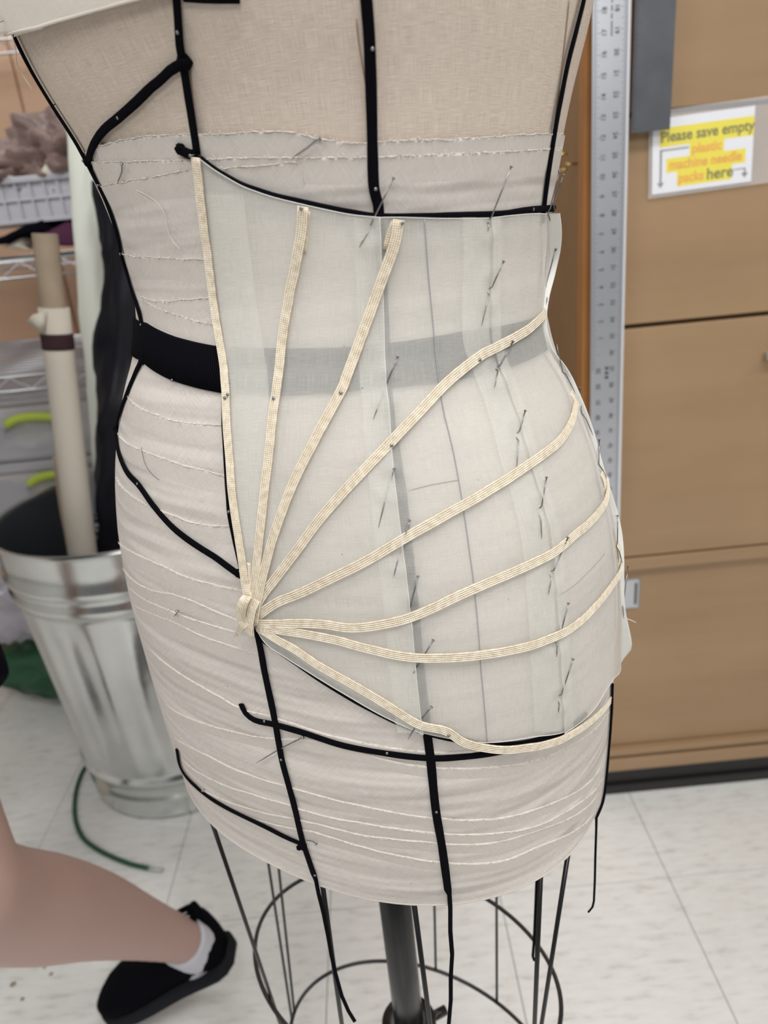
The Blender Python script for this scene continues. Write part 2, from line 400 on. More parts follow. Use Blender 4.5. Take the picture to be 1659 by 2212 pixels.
# ------------------------------------------------------------------ the long ruler
IN = .0254
RZT = 1.826; RXC = .3665; RW = .0515; RY = 1.152
rul = empty('ruler', (RXC, RY, RZT-48*IN), 'long bright aluminium ruler with inch numbers hanging on cabinet edge', 'ruler')
def rx(z): return RXC + (1.34-z)*.010
Rt = Matrix.Rotation(-.010, 3, 'Y')
def rbox(x0, x1, y0, y1, z0, z1, bev=0): # box in ruler-local x, world z
    V, Fc = box(x0, x1, y0, y1, z0, z1, bev); return [Vector((v.x+rx(v.z), v.y, v.z)) for v in V], Fc
zb = RZT-48*IN
mk('blade', *rbox(-RW/2, RW/2-.0035, RY, RY+.0012, zb, RZT, .0003), M['alu'], rul, False)
mk('bright_edge', *rbox(RW/2-.0035, RW/2, RY-.0006, RY+.0014, zb, RZT, .0004), M['edgegleam'], rul, False)
q = []
for k in range(0, 48*16):
    z = RZT-k*IN/16
    ln = {0: .0095, 8: .0075, 4: .006, 12: .006}.get(k % 16, .0045 if k % 2 == 0 else .003)
    th_ = .0003
    if k < 37*16:
        z2 = z-.0015*2
        q.append(rbox(-RW/2+.002, -RW/2+.002+ln+.002*(k % 16 == 0), RY-.00025, RY+.0001, z2-th_, z2+th_))
    q.append(rbox(RW/2-.0045-ln*.95, RW/2-.0045, RY-.00025, RY+.0001, z-th_, z+th_))
tk = mk('tick_marks', *join(q), M['greyink'], rul, False); tk['kind'] = 'stuff'
face = Matrix.Rotation(radians(90), 3, 'X')
for n in range(10, 48):
    z = RZT-n*IN
    text(str(n), .0088, (rx(z)+RW/2-.0185, RY-.0003, z-.001), face @ Matrix.Rotation(radians(-90), 3, 'Z'), M['ink'], rul, 'numeral', .0001)
    if n <= 35: text(str(36-n), .0088, (rx(z)-RW/2+.0165, RY-.0003, z-.003), face @ Matrix.Rotation(radians(90), 3, 'Z'), M['ink'], rul, 'numeral', .0001)
    elif n >= 37: text(str(60-n), .0088, (rx(z)-RW/2+.0125, RY-.0003, z-.003), face @ Matrix.Rotation(radians(90), 3, 'Z'), M['ink'], rul, 'numeral', .0002)
# small maker's marks down the middle, too small to read
q = []
z = RZT-15.5*IN
while z > RZT-19.3*IN:
    w_ = random.uniform(.0012, .003); q.append(rbox(-.0006, .0012, RY-.00025, RY+.0001, z-w_, z)); z -= w_+random.choice([.0006, .0006, .003])
for k, dz in enumerate((0, .0075, .0145)): q.append(rbox(-.0028, .0025, RY-.00025, RY+.0001, RZT-36.9*IN-dz-.0045, RZT-36.9*IN-dz))
mm = mk('maker_mark', *join(q), M['ink'], rul, False); mm['kind'] = 'stuff'

# ------------------------------------------------------------------ steel square
a0 = ony(1363, 288, 1.150); a1 = ony(1447, 283, 1.150)
sq = empty('framing_square', (a0.x, 1.15, a0.z), 'dark grey steel framing square hanging beside the bright ruler', 'square')
V, Fc = box(a0.x, a1.x, 1.1495, 1.1515, a0.z, 1.85, .0004); mk('blade', V, Fc, M['squaresteel'], sq, False)
V, Fc = box(a1.x, a1.x+.32, 1.1495, 1.1515, 1.815, 1.85, .0004); mk('tongue', V, Fc, M['squaresteel'], sq, False)
q = []
for k in range(0, 16*22):
    z = a0.z+.004+k*IN/16; ln = {0: .008, 8: .006, 4: .0045, 12: .0045}.get(k % 16, .003)
    q.append(box(a0.x+.001, a0.x+.001+ln, 1.1492, 1.1496, z-.0002, z+.0002))
tk = mk('tick_marks', *join(q), M['ink'], sq, False); tk['kind'] = 'stuff'

# ------------------------------------------------------------------ laminated sign
YS = 1.170
tl = ony(1404, 247, YS); br = ony(1622, 392, YS); tr = ony(1630, 228, YS); bl = ony(1408, 421, YS)
ux = (br-bl).normalized(); uz = Vector((0, -1, 0)).cross(ux) * -1
if uz.z < 0: uz = -uz
sw = (br-bl).length; sh = (tr-br).length
sgn = empty('paper_sign', (bl.x, YS, bl.z), 'laminated yellow-highlighted notice asking for empty needle packs taped to drawer front', 'sign')
def spl(u0, u1, v0, v1, d0, d1, name, mat, sk=0):
    pts = []
    for d in (d0, d1):
        for u, v in ((u0, v0), (u1, v0), (u1, v1), (u0, v1)): pts.append(bl + ux*u*sw + uz*v*sh + Vector((0, -d, 0)))
    return mk(name, pts, [(0, 1, 2, 3), (7, 6, 5, 4), (0, 4, 5, 1), (1, 5, 6, 2), (2, 6, 7, 3), (3, 7, 4, 0)], mat, sgn, False)
spl(0, 1, 0, 1, 0, .0004, 'sheet', M['paper'])
spl(-.035, 1.20, -.05, 1.10, -.0010, -.0004, 'laminate_back', M['laminate'])
spl(.07, 1.0, .62, .87, .0004, .0005, 'highlight', M['yellow'])
spl(.37, .71, .45, .63, .0004, .00054, 'highlight', M['yellow'])
spl(.14, .93, .27, .46, .0004, .0005, 'highlight', M['yellow'])
spl(.25, .80, .07, .28, .0004, .00056, 'highlight', M['yellow'])
rot = Matrix((ux, uz, ux.cross(uz))).transposed()
def st(body, u, v, size, mat, sx=1): text(body, size*sh, bl+ux*u*sw+uz*v*sh+Vector((0, -.0007, 0)), rot, mat, sgn, 'lettering', .0004, sx)
st('Please save empty', .54, .745, .200, M['olive'], .93)
st('plastic', .54, .545, .175, M['orange'], 1.0)
st('machine needle', .53, .365, .185, M['orange'], .92)
st('packs', .39, .175, .185, M['orange'], .92)
st('here', .68, .175, .215, M['olive'], 1.0)
spl(.08, .36, .565, .585, .0004, .0007, 'arrow_line', M['greyink']); spl(.075, .095, .14, .585, .0004, .0007, 'arrow_line', M['greyink'])
def tri(c, s, down=True):
    p = [bl+ux*(c[0]-s)*sw+uz*(c[1]+s)*sh, bl+ux*(c[0]+s)*sw+uz*(c[1]+s)*sh, bl+ux*c[0]*sw+uz*(c[1]-s)*sh]
    V = [v+Vector((0, -.0004, 0)) for v in p]+[v+Vector((0, -.0007, 0)) for v in p]
    mk('arrow_head', V, [(0, 1, 2), (5, 4, 3), (0, 3, 4, 1), (1, 4, 5, 2), (2, 5, 3, 0)], M['greyink'], sgn, False)
tri((.085, .11), .035); tri((.93, .10), .035)
spl(.82, .93, .185, .20, .0004, .0007, 'arrow_line', M['greyink']); spl(.922, .937, .12, .20, .0004, .0007, 'arrow_line', M['greyink'])
# glossy clear front sheet with a rippled surface
V = []; Fc = []; nx, nz = 26, 20
for j in range(nz+1):
    for i in range(nx+1):
        u = -.035+1.235*i/nx; v = -.05+1.15*j/nz
        V.append(bl+ux*u*sw+uz*v*sh+Vector((0, -.0022-.0018*noise.noise(Vector((u*4, v*4, 3)))-.001*noise.noise(Vector((u*11, v*9, 8))), 0)))
for j in range(nz):
    for i in range(nx): a = j*(nx+1)+i; Fc.append((a, a+1, a+nx+2, a+nx+1))
m, t, b = nt('clear laminate front', (1, 1, 1), .08, spec=.8); b.inputs['Alpha'].default_value = .09; b.inputs['Coat Weight'].default_value = 1
mk('laminate_front', V, Fc, m, sgn)

# ------------------------------------------------------------------ dress form surface
YAW = radians(34); NE = 2.25
ZS = [.66, .69, .72, .75, .78, .81, .84, .87, .90, .93, .96, .99, 1.02, 1.05, 1.08, 1.11, 1.14, 1.17, 1.20, 1.23, 1.26, 1.29, 1.33, 1.37, 1.41, 1.45, 1.48, 1.50, 1.54]
AS = [.1699, .1723, .1753, .1771, .1787, .1800, .1812, .1820, .1820, .1800, .1752, .1684, .1588, .1464, .1350, .1318, .1358, .1425, .1511, .1615, .1705, .1770, .180, .183, .186, .172, .115, .066, .058]
CXS = [-.019, -.0185, -.0184, -.0187, -.0191, -.0191, -.0190, -.0191, -.0198, -.0205, -.0216, -.0223, -.0232, -.0236, -.0200, -.0175, -.0170, -.0173, -.0189, -.0207, -.0236, -.027, -.028, -.028, -.028, -.028, -.028, -.028, -.028]
BZ = [.66, .8, .92, 1.06, 1.2, 1.32, 1.36, 1.42, 1.46, 1.50, 1.54]
BR = [.78, .80, .80, .84, .76, .80, .78, .62, .55, .85, .9]
def sm(z, xs, ys):
    return float(np.interp(z-.012, xs, ys)+2*np.interp(z, xs, ys)+np.interp(z+.012, xs, ys))/4
_cache = {}
def ring(z):
    k = round(z, 5)
    if k not in _cache: _cache[k] = (sm(z, ZS, AS), sm(z, ZS, CXS), sm(z, BZ, BR))
    return _cache[k]
CY0 = .50
def S(th, z, h=0.0):
    a, cx, br_ = ring(z); a2 = a+h; b2 = a*br_+h
    c, s = cos(th), sin(th); e = 2/NE
    u = a2*copysign(abs(c)**e, c); v = b2*copysign(abs(s)**e, s)
    return Vector((cx+u*cos(YAW)+v*sin(YAW), CY0-u*sin(YAW)+v*cos(YAW), z))
def Nrm(th, z):
    d1 = S(th+.01, z)-S(th-.01, z); d2 = S(th, z+.004)-S(th, z-.004); n = d1.cross(d2)
    n.normalize(); c = S(th, z)-Vector((ring(z)[1], CY0, z))
    return n if n.dot(c) > 0 else -n
ZB, ZT = .738, 1.54
NT, NZ = 300, 200
def bvh(h):
    V = []; Fc = []
    for j in range(NZ+1):
        z = ZB+(1.36-ZB)*j/NZ
        for i in range(NT): V.append(S(-1.5*pi+2*pi*i/NT, z, h))
    for j in range(NZ):
        for i in range(NT): Fc.append((j*NT+i, j*NT+(i+1) % NT, (j+1)*NT+(i+1) % NT, (j+1)*NT+i))
    return BVHTree.FromPolygons(V, Fc), V
BV = {h: bvh(h) for h in (.0008, .0035)}
def hit(px, py, h=.0008):
    """pixel of the photograph -> surface coordinates (theta, z) of the dress form"""
    t_, V = BV[h]; x = px
    for k in range(90):
        loc, nr, idx, d = t_.ray_cast(Vector(CC), Vector(ray(x, py)).normalized())
        if loc is not None and (d < .9):
            j, i = divmod(idx, NT); a = V[j*NT+i]; b_ = V[j*NT+(i+1) % NT]; e = b_-a
            f = max(0, min(1, (loc-a).dot(e)/e.length_squared))
            return (-1.5*pi+2*pi*(i+f)/NT, loc.z)
        x += 1.0 if x < 830 else -1.0
    return (-pi/2, 1.0)
def path(px, h=.0008, step=.0022, smooth=1):
    q = [hit(x, y, h) for x, y in px]
    q = [(t_*.15, z) for t_, z in q]
    r = catmull(q, step)
    r = [(p[0]/.15, p[1]) for p in r]
    return r

# ------------------------------------------------------------------ dress form objects
DF = empty('dress_form', (-.025, .5, 0), 'beige linen dress form padded with pale muslin strips on black wire cage stand', 'dress form')
def shell(name, z0, z1, h, mat, nz, nth=220, closebot=False, topf=None, disp=None):
    V = []; UV = []
    for j in range(nz+1):
        for i in range(nth+1):
            th = -1.5*pi+2*pi*i/nth; zt = topf(th) if topf else z1
            z = z0+(zt-z0)*j/nz; hh = h+(disp(th, z) if disp else 0)
            V.append(S(th, z, hh)); UV.append((th*.15, z))
    Fc = [(j*(nth+1)+i, j*(nth+1)+i+1, (j+1)*(nth+1)+i+1, (j+1)*(nth+1)+i) for j in range(nz) for i in range(nth)]
    return mk(name, V, Fc, mat, DF, True, UV)
shell('torso_cover', .745, ZT, 0, M['linen'], 130)
S1 = [(208, 318), (300, 297), (400, 290), (470, 290), (530, 287), (620, 285), (680, 298), (760, 310), (850, 305), (1000, 300), (1120, 292), (1212, 290)]
s1 = sorted(hit(x, y) for x, y in S1); s1t = [a for a, b in s1]; s1z = [b for a, b in s1]
def topf(th): return float(np.interp(th, s1t, s1z))
def wr(th, z):
    return .0002*noise.noise(Vector((th*1.3, z*26, 1)))+.0003*noise.noise(Vector((th*2.1, z*9, 4)))
shell('muslin_padding', ZB, None, .0010, M['muslin'], 170, 260, topf=topf, disp=wr)
# hem: rolled lower edge and recessed base board
hemr = [S(-1.5*pi+2*pi*i/120, ZB, .0002) for i in range(120)]
mk('hem_edge', *tube(hemr, .0013, 6, True), M['strip'], DF)
ins = [S(-1.5*pi+2*pi*i/120, ZB+.002, -.002) for i in range(120)]
V = ins+[v+Vector((0, 0, .012)) for v in ins]
mk('base_board', V, [tuple(range(120))[::-1], tuple(range(120, 240))]+[(i, (i+1) % 120, 120+(i+1) % 120, 120+i) for i in range(120)], M['board'], DF, False)
nk = [S(-1.5*pi+2*pi*i/60, ZT, 0) for i in range(60)]
mk('neck_cap', nk+[v+Vector((0, 0, .01)) for v in nk], [tuple(range(60))[::-1], tuple(range(60, 120))]+[(i, (i+1) % 60, 60+(i+1) % 60, 60+i) for i in range(60)], M['board'], DF, False)
# seams of the linen cover
for px in ([(410, 150), (418, 240), (428, 330)], [(770, 40), (778, 110), (800, 250), (806, 300)], [(1232, 0), (1212, 180), (1196, 300)]):
    r = path(px); P = [S(t_, z, .0002) for t_, z in r]
    mk('cover_seam', *tube(P, .0004, 5), M['board'], DF)

# muslin padding strips: ribbon lying on the padding, one frayed edge standing proud
STR = [S1,
 [(200, 350), (300, 348), (420, 345), (520, 342), (640, 341), (720, 341), (850, 338), (960, 333), (1090, 328), (1208, 322)],
 [(220, 402), (300, 388), (370, 375), (400, 368), (470, 365), (560, 358), (650, 350)],
 [(268, 548), (320, 555), (430, 560), (460, 562)],
 [(306, 640), (350, 650), (400, 648), (470, 640)],
 [(308, 645), (360, 670), (420, 690), (470, 702)],
 [(280, 858), (340, 895), (400, 912), (490, 918)],
 [(258, 935), (330, 980), (400, 1003), (500, 1030)],
 [(253, 1030), (310, 1085), (370, 1110), (430, 1130), (510, 1135)],
 [(258, 1170), (285, 1190), (340, 1215), (420, 1250), (535, 1275)],
 [(262, 1225), (320, 1270), (400, 1290), (530, 1345)],
 [(280, 1265), (350, 1310), (400, 1330), (530, 1368)],
 [(292, 1305), (360, 1335), (460, 1380), (560, 1412)],
 [(325, 1400), (400, 1460), (470, 1500), (525, 1530), (600, 1550), (740, 1592), (930, 1622), (1060, 1618)],
 [(360, 1520), (470, 1570), (570, 1592), (680, 1597), (780, 1622), (850, 1642), (930, 1655), (1060, 1655), (1160, 1640), (1240, 1603), (1310, 1540)],
 [(378, 1590), (440, 1625), (520, 1665), (640, 1702), (780, 1738), (900, 1760), (1080, 1765), (1200, 1730), (1300, 1650)],
 [(395, 1640), (480, 1692), (600, 1730), (660, 1750), (820, 1782), (1000, 1800), (1150, 1785), (1240, 1740), (1300, 1680)],
 [(430, 1700), (540, 1745), (660, 1772), (800, 1805), (900, 1815), (1050, 1820), (1180, 1785), (1292, 1710)],
 [(560, 1770), (660, 1792), (700, 1802), (800, 1832), (950, 1860), (1080, 1858), (1180, 1820), (1285, 1750)],
 [(470, 450), (620, 470)], ]
for k, px in enumerate(STR[:-1]):
    r = path(px, step=.003); n = len(r); V = []; UV = []; wdt = .016 if k < 13 else .012
    for i, (t_, z) in enumerate(r):
        e = min(1, i/4, (n-1-i)/4) if k > 2 else 1
        jit = .0006*noise.noise(Vector((i*.35, k*3.1, 0)))
        for q_, (dz, h) in enumerate(((0, .0009), (0, .0010+.0009*e), (-.0012, .0010+.0007*e), (-wdt*.5, .0010+.0004*e), (-wdt, .0004))):
            zz = max(z+dz+(jit if q_ < 2 else 0), ZB+.001)
            V.append(S(t_, zz, h+(wr(t_, zz) if q_ else 0))); UV.append((t_*.15, zz))
    Fc = [(i*5+j, i*5+j+1, (i+1)*5+j+1, (i+1)*5+j) for i in range(n-1) for j in range(4)]
    so = mk('muslin_strip', V, Fc, M['strip'], DF, True, UV)
    rr = path(px, step=.0009); P = [S(t_, z+.0006*noise.noise(Vector((i*.10, k*3.1, 0)))+random.uniform(-.00022, .00022), .0019+random.uniform(-.0002, .0002)) for i, (t_, z) in enumerate(rr)]
    parts = [tube(P, [(.6 if k > 8 else 1)*max(.00006, .00022+.00028*noise.noise(Vector((i*.25, k*5, 1)))+random.uniform(-.00008, .00008)) for i in range(len(P))], 5)]
    for _ in range(int(len(P)*(.35 if k < 14 else .22))):
        i = random.randrange(len(P)); p = P[i]; nn = Nrm(*rr[i])
        d = Vector((random.uniform(-1, 1), random.uniform(-.5, .5), random.uniform(-.6, 1.3))).normalized()*random.uniform(.0008, .0022)
        d -= nn*d.dot(nn)*.7
        parts.append(tube([p, p+d*.5+nn*.0004, p+d], .00011, 3))
    fo = mk('frayed_edge', *join(parts), M['fray'], DF); fo['kind'] = 'stuff'
    fo.parent = None; put(fo, so)
# stray threads
def thread(px, name, label, mat, h=.0022, r_=.00022, smooth=True):
    r = path(px, step=.0015); P = [S(t_, z, h) for t_, z in r]
    o = mk(name, *tube(P, r_, 5), mat); return tag(o, label, 'thread')
thread([(300, 410), (335, 430), (360, 460), (372, 510), (395, 540)], 'loose_thread', 'fine pale thread curled on the padding left of the topmost cream strip', M['fray'])
thread([(310, 965), (318, 1000), (335, 1025), (348, 1035)], 'dark_hair', 'short dark hair lying on the padding below the black waistband', M['ink'], r_=.00014)

# stand: post, collar, cage, feet
PX, PY = -.025, .5
ZR1, ZR2 = .4758, .3267
def ell(a, b, x, y, z, yaw, n=96): 
    return [Vector((x+a*cos(t_)*cos(yaw)+b*sin(t_)*sin(yaw), y-a*cos(t_)*sin(yaw)+b*sin(t_)*cos(yaw), z)) for t_ in np.linspace(0, 2*pi, n+1)[:-1]]
mk('post', *tube([Vector((PX, PY, .14)), Vector((PX, PY, ZB+.012))], .0148, 32), M['blackmetal'], DF)
mk('post_collar', *lathe([(.0149, 0), (.026, .0), (.0275, -.003), (.0275, -.03), (.024, -.034), (.022, -.3), (.03, -.31), (.055, -.33), (.055, -.345), (.0, -.345)], (PX, PY, .392), 32), M['blackmetal'], DF)
for a in (.4, 3.2): 
    c = Vector((PX+.03*cos(a), PY+.03*sin(a), .376)); mk('collar_screw', *tube([c-Vector((cos(a), sin(a), 0))*.008, c+Vector((cos(a), sin(a), 0))*.012], .005, 10), M['blackmetal'], DF)
R1 = (.1553, .106, -.0275, .4994, ZR1, .5202); R2 = (.1583, .0899, -.0143, .5002, ZR2, .5691)
R2 = (.150, .098, -.02, .5, ZR2, .55)
mk('cage_ring', *tube(ell(*R1), .0021, 8, True), M['blackmetal'], DF)
mk('cage_ring', *tube(ell(*R2), .0021, 8, True), M['blackmetal'], DF)
# wires: from the hem down past both rings
WPX = [((443, 1745), (548, 2050)), ((523, 1815), (605, 2110)), ((555, 1830), (621, 2120)), ((697, 1893), (728, 2130)), ((890, 1945), (915, 2130)), ((930, 1948), (940, 2095)), ((1071, 1945), (1073, 2160)), ((1167, 1920), (1158, 2130)), ((1232, 1865), (1185, 2150))]
hemN = [S(-1.5*pi+2*pi*i/360, ZB+.003, -.005) for i in range(360)]
def pixof(p):
    q_ = np.array(p)-CC; d = q_@Fw; return W/2+FPX*(q_@RR)/d, HH/2-FPX*(q_@UU)/d
r1 = ell(*R1, n=360); r2 = ell(*R2, n=360)
hp_ = [pixof(p) for p in hemN]; r1p = [pixof(p) for p in r1]
for k, (a, b) in enumerate(WPX):
    back = k in (1, 2, 5, 6)
    def best(L_, Pp, tx, ty, y=None):
        c = [(abs(q_[0]-tx)+.25*abs(q_[1]-ty), i) for i, q_ in enumerate(Pp) if (L_[i].y > .5) == back]
        return min(c)[1]
    i1 = best(hemN, hp_, a[0], a[1] if not back else 1600)
    # direction of the wire in the image gives the lower point on the second ring level
    p0 = hemN[i1]
    sx_, sy_ = hp_[i1]; dx = (b[0]-a[0])/(b[1]-a[1])
    bi = min(range(360), key=lambda i: abs((pixof(r2[i])[0]-(a[0]+dx*(pixof(r2[i])[1]-a[1])))) + (1000 if (r2[i].y > .5) != back else 0) + (r2[i]-Vector((p0.x, p0.y, ZR2))).length*200)
    mk('cage_wire', *tube([p0, (p0+r2[bi])/2, r2[bi]], .0018 if not back else .0015, 8), M['blackmetal'], DF)
mk('cage_clamp', *lathe([(.0149, .01), (.021, .01), (.021, -.012), (.0149, -.012)], (PX, PY, ZR1+.20), 24), M['blackmetal'], DF)
for a in (.6, 2.7, 4.6):
    c = Vector((PX, PY, ZB-.002)); e = hemN[int(a/2/pi*360)]; mk('cage_spoke', *tube([Vector((PX, PY, ZB+.004)), Vector((e.x, e.y, ZB+.004))], .0018, 6), M['blackmetal'], DF)
for k in range(3):
    a = -pi/2+k*2*pi/3; d = Vector((cos(a), sin(a), 0))
    lg = mk('leg', *tube([Vector((PX, PY, .13))+d*.03, Vector((PX, PY, .11))+d*.10, Vector((PX, PY, .065))+d*.17, Vector((PX, PY, .055))+d*.20], [.014, .013, .011, .011], 12), M['blackmetal'], DF)
    cw = Vector((PX, PY, .024))+d*.20; s_ = Vector((-sin(a), cos(a), 0))
    mk('caster', *tube([cw-s_*.009, cw+s_*.009], .024, 20), M['sole'], lg)

# ------------------------------------------------------------------ black waistband
zt_ = [hit(x, y) for x, y in [(318, 697), (380, 727), (470, 747), (620, 752), (780, 748), (1000, 715), (1165, 682)]]
zb_ = [hit(x, y) for x, y in [(311, 778), (375, 820), (480, 848), (600, 855), (780, 842), (1000, 818), (1175, 757)]]
def f_(tab, th): tt = sorted(tab); return float(np.interp(th, [a for a, b in tt], [b for a, b in tt]))
V = []; UV = []; n_ = 240; THS = hit(1172, 715)[0]+.02
for i in range(n_+1):
    th = -1.5*pi+(THS+1.5*pi)*i/n_; a, b_ = f_(zb_, th), f_(zt_, th)
    for j, (f, h) in enumerate(((0, .0010), (.01, .0028), (.5, .0028), (.99, .0028), (1, .0010))):
        z = a+(b_-a)*f; V.append(S(th, z, h)); UV.append((th*.15, z))
wbnd = mk('waistband', V, [(i*5+j, i*5+j+1, (i+1)*5+j+1, (i+1)*5+j) for i in range(n_) for j in range(4)], M['gros'], None, True, UV)
tag(wbnd, 'wide black grosgrain waistband wrapped around the waist of the dress form', 'ribbon')

# ------------------------------------------------------------------ black style tapes
def flatprof(w, t_, n=10): return [(w/2*copysign(abs(cos(a))**.8, cos(a)), t_/2+t_/2*copysign(abs(sin(a))**.8, sin(a))) for a in np.linspace(0, 2*pi, n+1)[:-1]]
def tape(px, label, w=.0042, t_=.0018, h=.0014, hang=None, w0=None, extra=None, name='style_tape', knots=()):
    r = path(px, h=.0008); P = [S(a, b, h) for a, b in r]; Nn = [Nrm(a, b) for a, b in r]
    if hang:
        y = P[-1].y
        for x_, y_ in hang:
            p = ony(x_, y_, y-.001); P.append(p); Nn.append(Vector((.3, -1, 0)).normalized())
    sc = [1+.10*noise.noise(Vector((i*.12, len(px), 1))) for i in range(len(P))]
    if hang:
        for i in range(len(r), len(P)): sc[i] = .62
    V, Fc, UV = sweep(P, flatprof(w, t_), Nn, sc)
    parts = [(V, Fc)]
    for kx, ky, kr in knots:
        a, b = hit(kx, ky); c = S(a, b, .002); parts.append(blob(c, kr, kr, kr*.9, .5, 2.5, 8, int(kx)))
    o = mk(name, *join(parts), M['cord']); return tag(o, label, 'tape')
tape([(36, 76), (78, 160), (120, 230), (160, 292), (192, 348), (218, 400), (245, 462), (262, 520), (270, 560), (288, 620), (308, 685), (311, 735), (311, 775), (295, 810), (275, 860), (256, 925)], 'black style tape running down the left outline from the folded cloth to the hip', knots=((197, 350, .0028), (312, 778, .0026), (256, 925, .0022)))
tape([(254, 930), (262, 980), (280, 1020), (305, 1048), (335, 1090), (380, 1140), (450, 1190), (500, 1225), (524, 1242)], 'black style tape slanting across the left hip towards the cream knot', knots=((520, 1236, .0026),))
tape([(386, 1618), (396, 1660), (430, 1700), (480, 1735), (560, 1775), (620, 1805), (655, 1820)], 'black style tape curving low around the left side just above the hem', w=.0034, knots=((655, 1822, .0030), (648, 1828, .0018)))
tape([(402, 138), (386, 143), (372, 152), (345, 177), (300, 219), (262, 253), (232, 278), (212, 304), (197, 344)], 'black style tape slanting from centre tape down to left outline', w=.0046, knots=((402, 138, .0036),))
tape([(385, -30), (386, 0), (390, 60), (393, 100), (400, 138), (408, 190), (416, 240), (424, 290), (430, 332)], 'black centre tape above the topmost end of the cream strips', w=.0044)
tape([(432, 338), (440, 420), (450, 500), (462, 600), (476, 700), (486, 760), (488, 850), (490, 960), (497, 1070), (500, 1110), (512, 1170), (528, 1240)], 'thin black tape peeking out along the left edge of the long vertical cream strip', w=.0030)
tape([(556, 1352), (566, 1400), (575, 1450), (590, 1520), (603, 1590), (612, 1640), (628, 1700), (640, 1745), (655, 1810), (668, 1850), (680, 1885)], 'black centre tape from the cream knot to the hem with long hanging tail', w=.0044, hang=[(682, 1900), (688, 1930), (698, 1970), (708, 2020), (715, 2060), (724, 2100), (738, 2150), (752, 2182), (766, 2205)])
tape([(390, 318), (400, 325), (415, 332), (428, 334)], 'short knobby black tape end left of the top of the vertical cream strip', w=.0050, t_=.003, knots=((394, 322, .0028),))
tape([(438, 343), (470, 368), (520, 397), (560, 412), (600, 425), (640, 434), (700, 448), (760, 460), (815, 468), (900, 468), (1000, 465), (1080, 462), (1140, 453), (1190, 450)], 'black style tape along the curved upper edge of the draped muslin', w=.0036, t_=.0024)
tape([(788, -30), (791, 0), (797, 80), (800, 160), (803, 260), (805, 360), (808, 410), (816, 440), (818, 470), (822, 560), (829, 700), (838, 860), (858, 1000), (878, 1150), (893, 1300), (906, 1430), (920, 1560), (930, 1640), (940, 1740), (955, 1830), (967, 1918)], 'black princess tape running down the middle, under the muslin, with thin hanging tail', w=.0050, hang=[(970, 1930), (972, 1960), (972, 2010), (976, 2060), (973, 2110), (973, 2160), (968, 2220)])
tape([(1262, -40), (1255, 0), (1240, 60), (1222, 130), (1210, 190), (1192, 290), (1180, 370), (1170, 448), (1168, 480)], 'black side tape running down the right of the beige upper body', w=.0042)
tape([(524, 1518), (534, 1538), (552, 1552), (575, 1558), (600, 1563), (660, 1580), (740, 1606), (830, 1623), (930, 1634), (1000, 1631), (1080, 1620), (1150, 1602)], 'black hip tape with free curled left end below the draped muslin', w=.0042)
tape([(560, 1368), (580, 1385), (620, 1412), (700, 1467), (780, 1515), (860, 1556), (920, 1578), (980, 1592), (1060, 1606), (1120, 1604), (1180, 1590), (1220, 1575), (1262, 1542)], 'black tape along the slanting lower edge of the draped muslin', w=.0044)
tape([(1318, 1478), (1316, 1540), (1312, 1600), (1307, 1660), (1300, 1720), (1292, 1765)], 'black side tape on right outline below the muslin with hanging tail', w=.0030, hang=[(1287, 1790), (1285, 1850), (1284, 1900), (1282, 1945), (1279, 1958), (1270, 1969)])
tape([(400, -8), (450, -5), (520, -4)], 'short black tape across the very top beside the folded cloth')
# thin cord hanging behind
b0 = Vector(S(.1, ZB)); P = [ony(1157, 1900, .42), ony(1156, 1960, .42), ony(1154, 2030, .42), ony(1152, 2068, .42), ony(1155, 2074, .42)]
P = [ony(x, y, .44) for x, y in ((1160, 1890), (1157, 1960), (1154, 2030), (1151, 2066), (1154, 2074))]
tag(mk('hanging_cord', *tube(P, .0013, 6), M['cord']), 'short thin black cord hanging from the right of the hem in front of the cage', 'cord')

# ------------------------------------------------------------------ draped muslin panels (Coons patches in surface coordinates)
def resamp(q, n):
    q = [np.array([a*.15, b]) for a, b in q]; d = [0]
    for i in range(1, len(q)): d.append(d[-1]+np.linalg.norm(q[i]-q[i-1]))
    d = np.array(d)/d[-1]; t_ = np.linspace(0, 1, n)
    return [np.array([np.interp(x, d, [p[k] for p in q]) for k in (0, 1)]) for x in t_]
def bnd(px, n, h=.0035):
    return resamp(path(px, h), n)
def sheetdisp(a, z): return .0007*noise.noise(Vector((a*60, z*7, 2)))+.0004*noise.noise(Vector((a*25, z*30, 5)))
def coons(Lf, Rt_, Tp, Bt, nu, nv, h, edge=None):
    Lf, Rt_, Tp, Bt = bnd(Lf, nv), bnd(Rt_, nv), bnd(Tp, nu), bnd(Bt, nu)
    V = []; UV = []; G = []
    for j in range(nv):
        v = j/(nv-1); row = []
        for i in range(nu):
            u = i/(nu-1)
            c = (1-u)*Lf[j]+u*Rt_[j]+(1-v)*Tp[i]+v*Bt[i]-((1-u)*(1-v)*(Lf[0]+Tp[0])/2+u*(1-v)*(Rt_[0]+Tp[-1])/2+(1-u)*v*(Lf[-1]+Bt[0])/2+u*v*(Rt_[-1]+Bt[-1])/2)
            hh = h+sheetdisp(c[0], c[1]); hh += (edge(u, v, c) if edge else 0)
            V.append(S(c[0]/.15, c[1], hh)); UV.append((c[0], c[1])); row.append((c[0]/.15, c[1], hh))
        G.append(row)
    Fc = [(j*nu+i, j*nu+i+1, (j+1)*nu+i+1, (j+1)*nu+i) for j in range(nv-1) for i in range(nu-1)]
    return V, Fc, UV, G
SEAM1 = [(818, 470), (822, 560), (826, 660), (830, 800), (840, 900), (850, 1020), (865, 1150), (878, 1250), (889, 1350), (897, 1440), (905, 1520), (913, 1580)]
